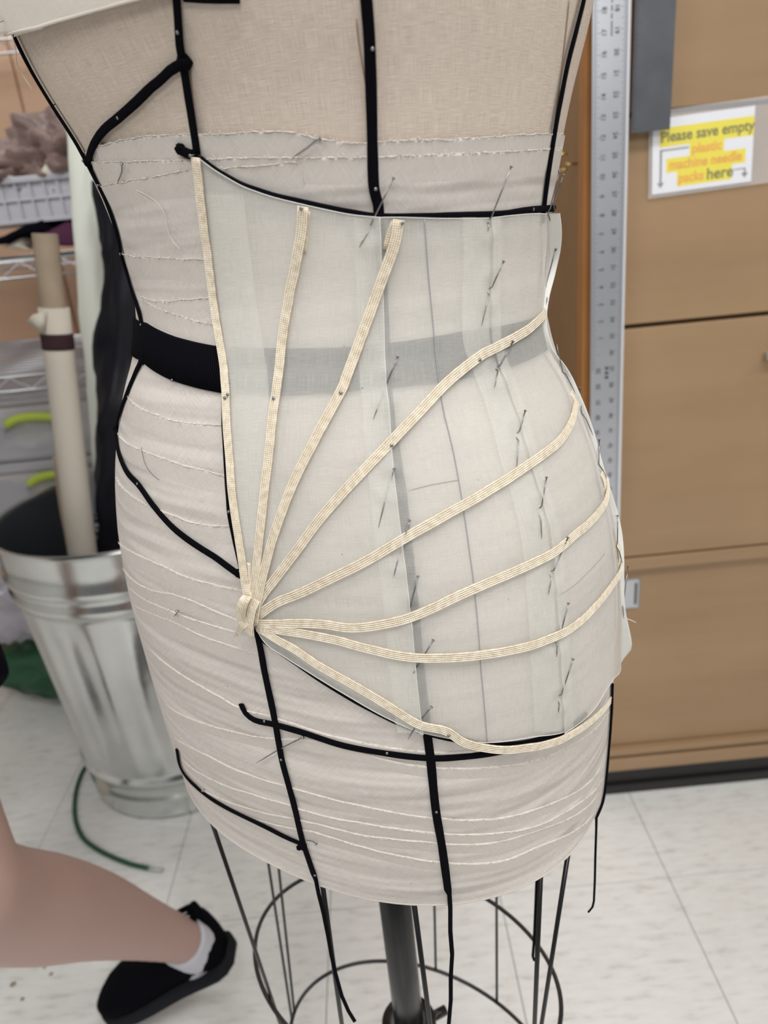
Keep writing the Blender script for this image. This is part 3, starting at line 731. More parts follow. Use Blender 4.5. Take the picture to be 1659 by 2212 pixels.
SEAM2 = [(1056, 470), (1058, 560), (1055, 650), (1058, 740), (1078, 800), (1108, 880), (1138, 990), (1165, 1080), (1185, 1170), (1195, 1270), (1203, 1390), (1208, 1480), (1213, 1580)]
SIDE = [(1178, 462), (1180, 560), (1171, 640), (1168, 690), (1181, 755), (1212, 805), (1237, 860), (1272, 940), (1298, 1030), (1322, 1130), (1334, 1230), (1338, 1330), (1341, 1432)]
PINDENT = [(797, 494), (830, 837), (842, 1040), (861, 1198), (886, 1318), (1053, 478), (1054, 628), (1070, 795), (1116, 940), (1164, 1104), (1189, 1238), (1201, 1384), (1206, 1508)]
PD = [hit(x, y, .0035) for x, y in PINDENT]
def dim(c):
    s = 0
    for a, b in PD:
        d = hypot(c[0]-a*.15, c[1]-b); s += -.0006*exp(-(d/.0045)**2)+.0008*exp(-((d-.008)/.004)**2)
    return s
def panel(name, label, Lf, Rt_, Tp, Bt, nu, nv, h, edge=None):
    e = empty(name, (0, 0, 0), label, 'fabric'); ctr = S(*hit(*Rt_[5], .0035)); e.location = ctr
    V, Fc, UV, G = coons(Lf, Rt_, Tp, Bt, nu, nv, h, edge)
    mk('cloth', V, Fc, M['sheet'], e, True, UV)
    return e, G
e1 = lambda u, v, c: dim(c)+(.0009*max(0, (u-.93)/.07))
p1, G1 = panel('draped_muslin', 'translucent white muslin front panel draped under the vertical cream strips',
   [(434, 342), (442, 420), (454, 520), (470, 650), (484, 740), (497, 850), (502, 960), (512, 1080), (527, 1180), (537, 1260), (556, 1352)], SEAM1,
   [(434, 342), (470, 369), (520, 399), (560, 415), (600, 428), (640, 438), (700, 452), (760, 464), (818, 470)],
   [(556, 1356), (580, 1390), (620, 1417), (700, 1470), (780, 1518), (860, 1560), (913, 1582)], 70, 150, .0052, e1)
e2 = lambda u, v, c: dim(c)
p2, G2 = panel('draped_muslin', 'translucent white muslin middle panel between the two pinned vertical seams',
   [(x-4, y) for x, y in SEAM1], [(x+5, y) for x, y in SEAM2],
   [(814, 470), (860, 470), (960, 473), (1060, 473)], [(909, 1582), (960, 1592), (1040, 1603), (1130, 1594), (1218, 1580)], 56, 150, .0042, e2)
e3 = lambda u, v, c: dim(c)+.0007*max(0, 1-u/.05)
p3, G3 = panel('draped_muslin', 'translucent white muslin side panel at the right outline of the form',
   SEAM2, SIDE, [(1056, 472), (1110, 466), (1150, 463), (1178, 464)], [(1213, 1582), (1250, 1560), (1290, 1515), (1318, 1470), (1336, 1450), (1341, 1436)], 44, 150, .0050, e3)
# seam allowances folded underneath
def allow(parent, line, dxl, dxr, h, name='seam_allowance'):
    A_ = [(x+dxl, y) for x, y in line]; B_ = [(x+dxr, y) for x, y in line]
    V, Fc, UV, G = coons(A_, B_, [A_[0], B_[0]], [A_[-1], B_[-1]], 8, 110, h)
    mk(name, V, Fc, M['sheet'], parent, True, UV)
allow(p1, SEAM1, -55, -2, .0045)
allow(p2, SEAM2, -58, 0, .0036)
allow(p1, [(442, 420), (454, 520), (470, 650), (484, 740), (497, 850), (502, 960), (512, 1080), (527, 1180)], 4, 85, .0045)
allow(p3, SEAM2, 2, 24, .0042)
# folded edge cords so each cut edge has thickness
def edge_of(parent, G, which, r_=.00022, name='folded_edge'):
    if which == 'R': q = [row[-1] for row in G]
    elif which == 'L': q = [row[0] for row in G]
    elif which == 'T': q = G[0]
    else: q = G[-1]
    mk(name, *tube([S(a, z, h) for a, z, h in q], r_, 6), M['fold2'], parent)
M['fold2'] = simple('muslin edge', (.74, .73, .69), .9, spec=.1)
for p_, G, ws in ((p1, G1, 'RTB'), (p2, G2, 'TB'), (p3, G3, 'TB')):
    for w_ in ws: edge_of(p_, G, w_)
# pencil grain line and pencil cross line on the middle panel
def draw(px, r_, parent, h=.0052):
    r = path(px, .0035); mk('pencil_line', *tube([S(a, z, h+sheetdisp(a*.15, z)-.0006) for a, z in r], r_, 5), M['pencil'], parent)
draw([(914, 474), (920, 560), (932, 680), (942, 790), (955, 880), (975, 960), (992, 1050), (1010, 1170), (1023, 1270), (1032, 1370), (1038, 1450), (1050, 1598)], .00032, p2)
draw([(1300, 1195), (1270, 1228), (1240, 1258), (1205, 1283)], .00025, p3, .0056)
draw([(868, 1062), (930, 1045), (990, 1035)], .00015, p2)
# side seam allowance standing out from the body
rs = path(SIDE, .0035, .004); V = []; UV = []; n_ = len(rs)
for i, (a, z) in enumerate(rs):
    v = i/(n_-1); nn = Nrm(a, z); out = (nn*.35+Vector((.95, -.1, 0))).normalized()
    wd_ = (.0028+.0036*exp(-((v-0.02)/.10)**2)+.0030*exp(-((v-.96)/.09)**2)+.0010*sin(v*21)+.0006)*(1 if v < .955 else max(.1, (1-v)/.045))
    p = S(a, z, .0042)
    for f, dn in ((0, 0), (.35, .0006), (.7, .0002), (1, .0007), (1, -.0006), (.6, -.001), (0, -.0022)):
        V.append(p+out*wd_*f+nn.cross(Vector((0, 0, 1))).normalized()*dn); UV.append((wd_*f, z))
Fc = [(i*7+j, i*7+j+1, (i+1)*7+j+1, (i+1)*7+j) for i in range(n_-1) for j in range(6)]
mk('standing_seam', V, Fc, M['fold2'], p3, True, UV)
# folded cloth at the top left
h_ = .004
V = []; UV = []; fe = []
fc = empty('folded_cloth', S(*hit(200, 20)), 'folded ivory cloth pinned over the bust at top left of the form', 'fabric')
TPc = [(-40, -120), (100, -120), (260, -120), (420, -120)]; BTc = [(34, 76), (70, 68), (105, 62), (180, 40), (260, 18), (330, 0), (400, -22)]
def pathx(px, n): return resamp([hit(x, y) for x, y in px], n)
tpz = pathx(TPc, 50); btz = pathx(BTc, 50)
nv = 26
for j in range(nv):
    v = j/(nv-1)
    for i in range(50):
        c = tpz[i]*(1-v)+btz[i]*v
        hh = .006+.0022*noise.noise(Vector((c[0]*14, c[1]*30, 3)))+.003*sin(pi*v)*.3
        if i < 4: hh += .004*(4-i)/4
        V.append(S(c[0]/.15, c[1], hh)); UV.append((c[0], c[1]))
for i in range(50): # underside of the fold
    c = btz[i]; V.append(S(c[0]/.15, c[1]+.001, .0045)); UV.append((c[0], c[1]-.002))
for i in range(50):
    c = btz[i]; V.append(S(c[0]/.15, c[1]+.02, .0015)); UV.append((c[0], c[1]-.02))
nv += 2
mk('outer_fold', V, [(j*50+i, (j+1)*50+i, (j+1)*50+i+1, j*50+i+1) for j in range(nv-1) for i in range(49)], M['fold'], fc, True, UV)
mk('rolled_edge', *tube([S(c[0]/.15, c[1]+.0004, .0056) for c in btz], .0008, 8), M['fold'], fc)
V = []; tb = resamp([hit(x, y) for x, y in ((46, 60), (106, 45))], 8); bb_ = resamp([hit(x, y) for x, y in ((42, 80), (104, 64))], 8)
for j in range(5):
    for i in range(8): c = tb[i]*(1-j/4)+bb_[i]*(j/4); V.append(S(c[0]/.15, c[1], .0035))
mk('under_flap', V, [(j*8+i, (j+1)*8+i, (j+1)*8+i+1, j*8+i+1) for j in range(4) for i in range(7)], M['fold'], fc, True, [(v.x, v.z) for v in V])
r = path([(50, 75), (58, 110), (63, 150), (63, 192)]); tag(mk('loose_thread', *tube([S(a, z, .006) for a, z in r], .0003, 5), M['fray']), 'pale thread dangling below the folded ivory cloth', 'thread')
P = [ony(x, y, .42) for x, y in ((1338, 1333), (1352, 1336), (1364, 1340), (1374, 1345))]
tag(mk('loose_thread', *tube(P, .0003, 5), M['fray']), 'pale thread sticking out from right side seam near the metal pull', 'thread')

# ------------------------------------------------------------------ cream ribbed strips
def ribprof(w=.0056, t_=.0009, ribs=5):
    up = []
    n = ribs*4
    for k in range(n+1):
        x = -w/2+w*k/n; ph = (k % 4)/4
        up.append((x, t_*(.30+.70*abs(sin(pi*k/4)))))
    return up+[(w/2, 0), (-w/2, 0)]
KN = (548, 1338)
def strip(px, label, h=.0060, w=.0054, raw=None, nrmtilt=None, endlift=0):
    r = path(px, .0035, .0024); n = len(r)
    P = []; Nn = []
    for i, (a, z) in enumerate(r):
        hh = h+.0004*noise.noise(Vector((i*.2, px[0][0], 0)))
        P.append(S(a, z, hh)); Nn.append(Nrm(a, z))
    if raw:
        for k in sorted(raw):
            P[k] = raw[k]
    V, Fc, UV = sweep(P, ribprof(w), Nn)
    o = mk('cream_strip', V, Fc, M['cream'], None, True, UV); tag(o, label, 'ribbon'); return o, P
RIB = [
 ([(430, 340), (440, 420), (452, 520), (468, 650), (482, 740), (494, 850), (500, 960), (510, 1080), (525, 1180), (535, 1250), (543, 1310), (550, 1340)], 'leftmost cream ribbed strip running almost vertically along the black centre tape', .0060),
 ([(657, 446), (654, 500), (642, 570), (628, 640), (614, 730), (600, 850), (588, 960), (575, 1080), (562, 1200), (554, 1290), (552, 1340)], 'second cream ribbed strip from the left, rising to the curved neckline', .0064),
 ([(857, 475), (848, 530), (818, 615), (785, 710), (752, 800), (735, 845), (684, 945), (640, 1035), (604, 1130), (580, 1215), (564, 1290), (556, 1340)], 'third cream ribbed strip from the left, its top pinned right of the first seam', .0068),
 ([(1168, 676), (1140, 705), (1110, 725), (1060, 752), (1020, 775), (960, 825), (900, 890), (845, 950), (770, 1030), (700, 1110), (645, 1185), (600, 1245), (572, 1282), (558, 1310)], 'cream ribbed strip reaching the right side at the waistband', .0060),
 ([(1236, 866), (1232, 885), (1215, 930), (1190, 960), (1140, 997), (1060, 1050), (960, 1108), (870, 1160), (790, 1208), (720, 1243), (650, 1277), (600, 1298), (562, 1325)], 'cream ribbed strip reaching the right side just below the waist', .0060),
 ([(1300, 1030), (1303, 1055), (1296, 1085), (1275, 1115), (1230, 1155), (1190, 1188), (1100, 1232), (1000, 1275), (900, 1322), (830, 1342), (760, 1350), (700, 1342), (640, 1341), (562, 1342)], 'cream ribbed strip reaching the right side at mid hip with small loop', .0062),
 ([(1334, 1190), (1332, 1230), (1320, 1252), (1290, 1292), (1230, 1350), (1160, 1383), (1060, 1406), (960, 1415), (880, 1413), (800, 1396), (720, 1375), (640, 1360), (562, 1348)], 'cream ribbed strip sagging low across the hip, second from the bottom', .0060),
 ([(1310, 1510), (1270, 1552), (1200, 1594), (1130, 1610), (1060, 1612), (1000, 1597), (960, 1572), (900, 1556), (830, 1512), (760, 1470), (690, 1430), (640, 1396), (600, 1374), (562, 1350)], 'lowest cream ribbed strip following the bottom edge of the draped muslin', .0060),
]
for px, lab, h in RIB: strip(px, lab, h)
# the knot where the strips meet: a standing loop, a flat pack and a frayed tail
kn = empty('strip_knot', S(*hit(548, 1330)), 'folded cream loop and frayed tail where all the cream strips meet', 'ribbon')
def kpt(x, y, h): a, z = hit(x, y, .0035); return S(a, z, h)
ctrl = [(537, 1329, .0098), (538, 1310, .0118), (543, 1292, .0132), (548, 1279, .0130), (550, 1276, .0108), (551, 1296, .0098), (550, 1335, .0094), (550, 1362, .0088)]
P = [Vector(q_) for q_ in catmull([kpt(*c) for c in ctrl], .0008)]
nk_ = Nrm(*hit(545, 1320, .0035)); side = nk_.cross(Vector((0, 0, 1))).normalized()
Tn, _, _ = frames(P); NN = [(-side).cross(t_) if (-side).cross(t_).dot(nk_) > -2 else nk_ for t_ in Tn]
V, Fc, UV = sweep(P, ribprof(.0062), [v.normalized() for v in NN]); mk('loop', V, Fc, M['cream'], kn, True, UV)
P = [Vector(q_) for q_ in catmull([kpt(x, y, h) for x, y, h in ((546, 1330, .0095), (538, 1338, .0105), (530, 1350, .009), (524, 1362, .008))], .0008)]
V, Fc, UV = sweep(P, ribprof(.0050), [nk_]*len(P), [1-.5*i/len(P) for i in range(len(P))]); mk('tail', V, Fc, M['cream'], kn, True, UV)
parts = []
for k in range(16):
    a = kpt(520+random.uniform(-3, 7), 1358+random.uniform(-3, 3), .008); parts.append(tube([a, a+Vector((random.uniform(-.002, 0), 0, random.uniform(-.003, .001)))], .00013, 3))
fr_ = mk('frayed_end', *join(parts), M['fray'], kn); fr_['kind'] = 'stuff'
P = [Vector(q_) for q_ in catmull([kpt(x, y, h) for x, y, h in ((538, 1212, .0052), (540, 1250, .0055), (546, 1300, .0075), (549, 1345, .0082))], .001)]
V, Fc, UV = sweep(P, ribprof(.0050), [nk_]*len(P)); mk('under_layer', V, Fc, M['cream'], kn, True, UV)
P = [Vector(q_) for q_ in catmull([kpt(x, y, h) for x, y, h in ((562, 1288, .0074), (558, 1305, .0098), (552, 1340, .0098), (549, 1360, .0088))], .001)]
V, Fc, UV = sweep(P, ribprof(.0052), [nk_]*len(P)); mk('upper_layer', V, Fc, M['cream'], kn, True, UV)
# little doubled tails at the tops of two strips
for px, lab in ((((665, 455), (662, 500), (656, 548)), 'narrow cream tail hanging under the top of the second strip from the left'), (((850, 480), (838, 510), (832, 540)), 'narrow cream tail hanging under the top of the third strip from the left')):
    r = path(px, .0035); V, Fc, UV = sweep([S(a, z, .0050) for a, z in r], ribprof(.0032), [Nrm(a, z) for a, z in r]); tag(mk('strip_tail', V, Fc, M['cream'], None, True, UV), lab, 'ribbon')
# side loops standing off the outline
for px, lab in (([(1298, 1022), (1303, 1032), (1307, 1050), (1304, 1072), (1297, 1085)], 'small cream loop standing off the right outline at mid hip'), ([(1331, 1172), (1337, 1190), (1338, 1212), (1332, 1232)], 'small cream loop standing off the right outline lower on the hip'), ([(1232, 848), (1239, 858), (1240, 874), (1235, 892)], 'tiny cream loop standing off the right outline below the waist')):
    th_, z_ = hit(px[1][0]-6, px[1][1], .0035); yy = S(th_, z_).y-.004
    P = [Vector(q_) for q_ in catmull([ony(x, y, yy) for x, y in px], .0008)]
    V, Fc, UV = sweep(P, ribprof(.0048), [Vector((1, -.6, .1)).normalized()]*len(P)); tag(mk('strip_loop', V, Fc, M['cream'], None, True, UV), lab, 'ribbon')

# ------------------------------------------------------------------ pins
def pin(pts, label, hs=(.0074, .0052, .0018, .0052, .0064), group='steel pins holding the muslin'):
    h, e, x, t_ = pts
    def at(p, hh): a, z = hit(*p, .0035); return S(a, z, hh)
    o = empty('steel_pin', at(h, hs[0]), label, 'pin', group)
    A_, B_ = at(h, hs[0]), at(e, hs[1]); m_ = ((e[0]+x[0])/2, (e[1]+x[1])/2); C_ = at(m_, hs[2]); D_ = at(x, hs[3]); E_ = at(t_, hs[4])
    mk('shaft', *tube([A_, A_+(B_-A_)*.5, B_, C_, D_, D_+(E_-D_)*.6, E_], [.00036]*5+[.00034, .00012], 7), M['steel'], o)
    d = (B_-A_).normalized(); mk('head', *tube([A_-d*.0004, A_-d*.0001, A_+d*.0003], [.0006, .00095, .0006], 10), M['steel'], o)
S1P = [((846, 386), (800, 485), (793, 502), (775, 534)), ((855, 768), (833, 828), (827, 846), (805, 902)), ((850, 1008), (845, 1032), (838, 1052), (818, 1135)), ((882, 1118), (864, 1190), (858, 1208), (850, 1240)), ((900, 1238), (885, 1312), (884, 1318), (883, 1325)), ((932, 1375), (900, 1437), (896, 1442), (892, 1448)), ((929, 1518), (910, 1548), (896, 1567), (880, 1590))]
W1 = ['topmost, crossing the black tape', 'at the lower edge of the waistband', 'just below the waist, almost hidden by the fold', 'crossing the strip that ends below the waist', 'above the strip that ends at mid hip', 'across the sagging second lowest strip', 'lowest, its point over the black tape']
for q_, w_ in zip(S1P, W1): pin(q_, 'steel pin in the middle vertical seam, '+w_)
S2P = [((1091, 362), (1056, 470), (1051, 484), (1045, 500)), ((1075, 565), (1057, 620), (1051, 636), (1032, 703)), ((1095, 737), (1074, 790), (1070, 800), (1060, 835)), ((1122, 885), (1117, 930), (1115, 950), (1108, 1008)), ((1168, 1028), (1165, 1092), (1163, 1116), (1162, 1160)), ((1214, 1157), (1191, 1230), (1187, 1245), (1176, 1280)), ((1216, 1298), (1203, 1378), (1199, 1390), (1194, 1415)), ((1226, 1418), (1208, 1498), (1204, 1518), (1198, 1535))]
W2 = ['topmost, standing above the muslin edge', 'second from top, above the waistband', 'beside the waist strip over the waistband', 'first below the waist', 'just above mid hip, nearly upright', 'across the strip ending at mid hip', 'across the second lowest strip', 'lowest, near the muslin bottom edge']
for q_, w_ in zip(S2P, W2): pin(q_, 'steel pin in the right-hand vertical seam, '+w_)
S3P = [((1188, 372), (1178, 450), (1176, 470), (1175, 480)), ((1197, 380), (1189, 430), (1187, 450), (1186, 460)), ((1181, 540), (1176, 590), (1172, 640), (1168, 655)), ((1184, 746), (1205, 800), (1212, 808), (1230, 850)), ((1234, 838), (1246, 880), (1256, 905), (1268, 940)), ((1276, 950), (1284, 990), (1292, 1015), (1298, 1032)), ((1316, 1113), (1324, 1170), (1328, 1190), (1332, 1215)), ((1345, 1222), (1339, 1290), (1337, 1315), (1335, 1335))]
W3 = ['left of the top pair', 'right of the top pair', 'between the muslin top and the waist', 'just below the waistband', 'by the tiny loop below the waist', 'above the mid-hip loop', 'above the lower hip loop', 'lowest, near the metal pull']
for q_, w_ in zip(S3P, W3): pin(q_, 'steel pin along the right outline seam, '+w_, (.0085, .0062, .0050, .0062, .0070))
OP = [(((690, 300), (682, 303), (660, 320), (630, 341)), 'steel pin slanting through the padding above the curved black tape'), (((265, 354), (262, 362), (258, 378), (251, 396)), 'steel pin beside the left outline below the slanting tape'), (((655, 1592), (650, 1596), (600, 1622), (552, 1650)), 'thin pin buried in the padding below the black hip tape'), (((384, 1320), (381, 1324), (378, 1328), (374, 1333)), 'short pin in the padding far left of the cream knot'), (((684, 1822), (678, 1821), (670, 1819), (660, 1817)), 'steel pin through the knot of the low black tape above the hem')]
for q_, lab in OP: pin(q_, lab, (.0040, .0030, .0026, .0026, .0028), 'steel pins in the padding')
# pin heads only
HP = [(38, 50, 'pin head in the folded ivory cloth at top left', .010), (119, 229, 'pin head high on the left outline tape', .003), (263, 255, 'pin head halfway along the slanting upper-left tape', .003), (188, 347, 'pin head where slanting tape meets the left outline', .003), (220, 400, 'pin head on left outline just under the slanting tape junction', .003), (268, 548, 'pin head on left outline between chest and waist', .003), (312, 700, 'pin head at upper left corner of the waistband', .003), (312, 772, 'pin head at lower left corner of the waistband', .003), (380, 819, 'pin head on lower edge of the black waistband', .0035), (304, 1043, 'pin head on the slanting left hip tape', .003), (390, 72, 'pin head high on the black centre tape', .003), (499, 1102, 'pin head on thin tape beside the leftmost strip', .003), (522, 1232, 'pin head at end of the slanting hip tape', .003), (443, 1705, 'pin head on the low tape at lower left', .003), (575, 1553, 'pin head near the curled end of the hip tape', .003), (611, 1636, 'pin head on centre tape below the hip tape', .003), (683, 1885, 'pin head on centre tape at the hem', .003), (941, 1748, 'pin head on princess tape between hip tape and hem', .003), (855, 1555, 'pin head on lower slanting black tape', .003), (836, 1621, 'pin head on hip tape left of the princess tape', .003), (803, 108, 'pin head high on the middle black tape', .003), (810, 409, 'pin head low on the middle black tape above the muslin', .003), (1142, 453, 'pin head on the neckline tape near the right side', .0035),
 (507, 845, 'round pin head beside leftmost strip at the waistband bottom', .0075), (501, 853, 'pin head in the leftmost strip at the waistband bottom', .0072), (601, 853, 'pin head in the second strip at the waistband bottom', .0076), (737, 841, 'pin head in the third strip at the waistband bottom', .0080), (842, 954, 'pin head in the fourth strip on the middle seam', .0072), (1020, 774, 'pin head in the fourth strip left of the right-hand seam', .0072), (657, 450, 'pin head at the top of the second strip', .0076), (861, 482, 'pin head at the top of the third strip', .0080), (430, 337, 'pin head at the top of the leftmost strip', .0072), (963, 1573, 'pin head in the lowest strip where it bends', .0072), (562, 1300, 'pin head just right of the cream knot', .0090), (560, 1344, 'pin head at the bottom right of the cream knot', .0090)]
for x, y, lab, h in HP:
    a, z = hit(x, y); c = S(a, z, h); nn = Nrm(a, z); o = empty('pin_head', c, lab, 'pin')
    k = 1.5 if (x, y) in ((38, 50),) else 1
    mk('head', *lathe([(0, .0006*k), (.0006*k, .0005*k), (.0009*k, .0002), (.0009*k, -.0001), (0, -.0001)], (0, 0, 0), 12), M['steel'], None)
    hd = COL.objects['head'] if False else bpy.context.scene.objects[-1] if False else None
    ob = [q_ for q_ in COL.objects if q_.name.startswith('head') and q_.parent is None][-1]
    q4 = nn.to_track_quat('Z', 'Y').to_matrix()
    for v in ob.data.vertices: v.co = c + q4 @ v.co
    put(ob, o)
    mk('shaft', *tube([c, c-nn*(h-.0002)], .0003, 6), M['steel'], o)

# ------------------------------------------------------------------ trash can
CXc, CYc = -.525, 1.425
can = empty('trash_can', (CXc, CYc, 0), 'galvanised steel trash can with fluted sides holding fabric rolls', 'trash can')
def rz(z): return .198+(.252-.198)*z/.645
def flute(a, z):
    f = max(0, min(1, (z-.115)/.03))*max(0, min(1, (.50-z)/.04)); return -.0028*f*(.5+.5*cos(a*24))
prof = [(rz(0)-.004, 0), (rz(0)+.002, .002), (rz(0)+.003, .010), (rz(.012), .016), (rz(.04), .04), (rz(.045)+.003, .047), (rz(.05)+.003, .053), (rz(.06), .060), (rz(.09), .088), (rz(.095)+.006, .094), (rz(.1)+.006, .104), (rz(.11), .110)]
for z in np.linspace(.118, .50, 16): prof.append((rz(z), float(z)))
prof += [(rz(.51)+.001, .51), (rz(.52)+.007, .518), (rz(.53)+.007, .530), (rz(.54)+.001, .538), (rz(.55)+.001, .548), (rz(.56)+.007, .556), (rz(.57)+.007, .568), (rz(.58)+.001, .577), (rz(.6), .60), (rz(.635), .636)]
mk('can_wall', *lathe(prof, (CXc, CYc, 0), 264, flute=flute), M['galv'], can)
inner = [(rz(z)-.003, z) for z in np.linspace(.01, .636, 12)]
M['galvshade'] = simple('shaded inner zinc', (.13, .15, .17), .35, .8, bump=(20, .001))  # darker copy of the galvanised steel; shade inside the can painted in
mk('can_lining', *lathe(inner, (CXc, CYc, 0), 96), M['galvshade'], can)
mk('can_bottom', *lathe([(0, .01), (rz(0)-.003, .01)], (CXc, CYc, 0), 64), M['galvshade'], can)
mk('rim', *tube([Vector((CXc+(rz(.645)+.002)*cos(a), CYc+(rz(.645)+.002)*sin(a), .641)) for a in np.linspace(0, 2*pi, 97)[:-1]], .0055, 10, True), M['galv'], can)
# bail handle mount at the left
hb = mk('handle', *tube([Vector((CXc-.262+.0, CYc-.03+k*.012, .56-.05*sin(pi*k/5))) for k in range(6)], .0035, 8), M['galv'], can)

# rolls standing in the can
t0 = ony(97, 506, 1.33); t1 = ony(178, 1188, 1.305); d = (t0-t1).normalized(); bot = t1 - d*((t1.z-.05)/d.z)
tb_ = empty('cardboard_roll', bot, 'cardboard tube wrapped in calico and tied with dark band, standing in trash can', 'fabric roll')
def rollpts(f0, f1, n=12): return [bot+(t0-bot)*(f0+(f1-f0)*k/(n-1)) for k in range(n)]
nD = (t0-bot).length
fw = (ony(118, 665, 1.32)-bot).length/nD
V, Fc, _ = sweep(rollpts(0, 1), circ(.0205, 28), cap=False); mk('tube', V, Fc, M['kraft'], tb_)
V, Fc, _ = sweep(rollpts(.5, 1), circ(.0185, 28)[::-1], cap=False); mk('tube_bore', V, Fc, M['kraft'], tb_)
mk('tube_lip', *tube([t0+(frames([bot, t0])[1][0]*cos(a)+frames([bot, t0])[2][0]*sin(a))*.0195 for a in np.linspace(0, 2*pi, 29)[:-1]], .001, 5, True), M['kraft'], tb_)
V, Fc, _ = sweep(rollpts(0, fw), circ(.0255, 32), scale=[1.05-.005*k for k in range(12)]); mk('wrapped_cloth', V, Fc, M['calico'], tb_)
fb = (ony(122, 737, 1.32)-bot).length/nD
V, Fc, _ = sweep(rollpts(fb-.012, fb+.012, 5), circ(.0272, 24)); mk('tie_band', V, Fc, M['maroonband'], tb_)
c = ony(90, 700, 1.30); c2 = ony(58, 694, 1.29); c3 = ony(95, 725, 1.29); c4 = ony(100, 672, 1.29); c5 = ony(70, 680, 1.27)
mk('cloth_corner', [c2, c3, c4, c5, c+Vector((0, .02, 0))], [(0, 1, 3), (1, 2, 3), (0, 3, 4), (3, 2, 4), (0, 4, 1), (1, 4, 2)], M['calico'], tb_)
# white roll
def roll(pxs, r_, name, label, mat, rumple, seed, n=40, sides=40):
    P = catmull([ony(x, y, yy) for x, y, yy in pxs], .02); P = [Vector(p) for p in P]; T, Nn, B = frames(P); V = []
    for i, p in enumerate(P):
        for k in range(sides):
            a = 2*pi*k/sides; q_ = r_*(1+rumple*noise.noise(Vector((cos(a)*1.2, sin(a)*1.2+seed, p.z*9)))+rumple*.5*noise.noise(Vector((cos(a)*2+seed, sin(a)*2, p.z*26+a*2))))
            V.append(p+Nn[i]*q_*cos(a)+B[i]*q_*sin(a))
    Fc = [(i*sides+k, i*sides+(k+1) % sides, (i+1)*sides+(k+1) % sides, (i+1)*sides+k) for i in range(len(P)-1) for k in range(sides)]
    Fc += [tuple(range(sides))[::-1], tuple((len(P)-1)*sides+k for k in range(sides))]
    return tag(mk(name, V, Fc, mat), label, 'fabric roll')
roll([(180, 190, 1.50), (190, 350, 1.50), (198, 520, 1.50), (214, 700, 1.50), (230, 900, 1.49), (240, 1000, 1.48), (255, 1160, 1.46), (280, 1420, 1.44)], .0325, 'fabric_roll', 'tall white cloth roll standing in the can behind the dress form', M['whitecloth'], .14, 2)
roll([(276, 400, 1.40), (276, 500, 1.40), (275, 700, 1.39), (270, 850, 1.38), (256, 980, 1.37), (266, 1180, 1.36), (290, 1420, 1.35)], .048, 'fabric_roll', 'dark navy crumpled cloth roll in the can beside the form', M['navyroll'], .42, 7)
roll([(126, 985, 1.36), (140, 1090, 1.34), (160, 1200, 1.31), (185, 1380, 1.29)], .011, 'wooden_dowel', 'thin tan stick behind the calico-wrapped tube in the can', M['kraft'], .02, 3)

# ------------------------------------------------------------------ wire shelving
sh_ = empty('wire_shelving', (-1.0, 1.85, 0), 'chrome wire shelving unit at the left wall loaded with boxes and cloth', 'shelving')
X0, X1, Y0, Y1 = -1.55, -.46, 1.57, 2.17
for x in (X0, X1):
    for y in (Y0, Y1): mk('post', *tube([Vector((x, y, 0)), Vector((x, y, 1.95))], .0125, 16), M['chrome'], sh_)
for z in (.545, .895, 1.118, 1.62):
    s_ = []
    for dz in (0, -.030):
        for y in (Y0, Y1): s_.append(tube([Vector((X0, y, z+dz)), Vector((X1, y, z+dz))], .0032, 6))
        for x in (X0, X1): s_.append(tube([Vector((x, Y0, z+dz)), Vector((x, Y1, z+dz))], .0032, 6))
    n_ = 26
    for y in (Y0, Y1): s_.append(tube([Vector((X0+(X1-X0)*k/n_, y, z-(.002 if k % 2 else .028))) for k in range(n_+1)], .0022, 5))
    so = mk('shelf', *join(s_), M['chrome'], sh_)
    pr = None
    for k in range(1, 16):
        y = Y0+(Y1-Y0)*k/16
        w_ = mk('wire', *tube([Vector((X0, 0, 0)), Vector((X1, 0, 0))], .0021, 6), M['chrome']) if pr is None else pr.copy()
        if pr is None: pr = w_
        else: COL.objects.link(w_)
        w_.location = (0, y, z+.003); w_.parent = so
# crate with crumpled cloth on the upper shelf
cr = empty('plastic_crate', (-.80, 1.78, 1.150), 'pale lavender plastic crate with ribbed sides on the upper wire shelf', 'crate')
cx0, cx1, cy0, cy1, cz0, cz1 = -1.02, -.475, 1.59, 1.98, 1.186, 1.270
for nm, b_ in (('front_wall', (cx0, cx1, cy0+.006, cy0+.009, cz0, cz1)), ('rear_wall', (cx0, cx1, cy1-.003, cy1, cz0, cz1)), ('side_wall', (cx0, cx0+.003, cy0+.006, cy1, cz0, cz1)), ('side_wall', (cx1-.003, cx1, cy0+.006, cy1, cz0, cz1)), ('crate_bottom', (cx0, cx1, cy0, cy1, cz0, cz0+.004))):
    box(*b_, .001, nm, M['crate'], cr)
box(cx0-.006, cx1+.006, cy0-.006, cy0+.008, cz1-.012, cz1, .003, 'rim', M['crate'], cr)
box(cx0-.002, cx1+.002, cy0-.001, cy0+.008, cz0+.040, cz0+.045, .001, 'band', M['crate'], cr)
box(cx0-.002, cx1+.002, cy0-.001, cy0+.008, cz0, cz0+.008, .001, 'band', M['crate'], cr)
for k in range(20):
    x = cx0+.01+k*(cx1-cx0-.02)/19; box(x-.0022, x+.0022, cy0, cy0+.007, cz0+.006, cz1-.010, .0006, 'rib', M['crate'], cr)
V, Fc = blob((-.585, 1.74, 1.30), .12, .13, .065, .5, 2.2, 30, 3, .55); tag(mk('satin_cloth', V, Fc, M['satin']), 'crumpled brown satin cloth heaped in the crate', 'fabric')
V, Fc = blob((-.66, 1.70, 1.275), .11, .10, .050, .55, 2.8, 26, 5, .6); tag(mk('satin_cloth', V, Fc, M['satin']), 'smaller brown satin bundle in the left of the crate', 'fabric')
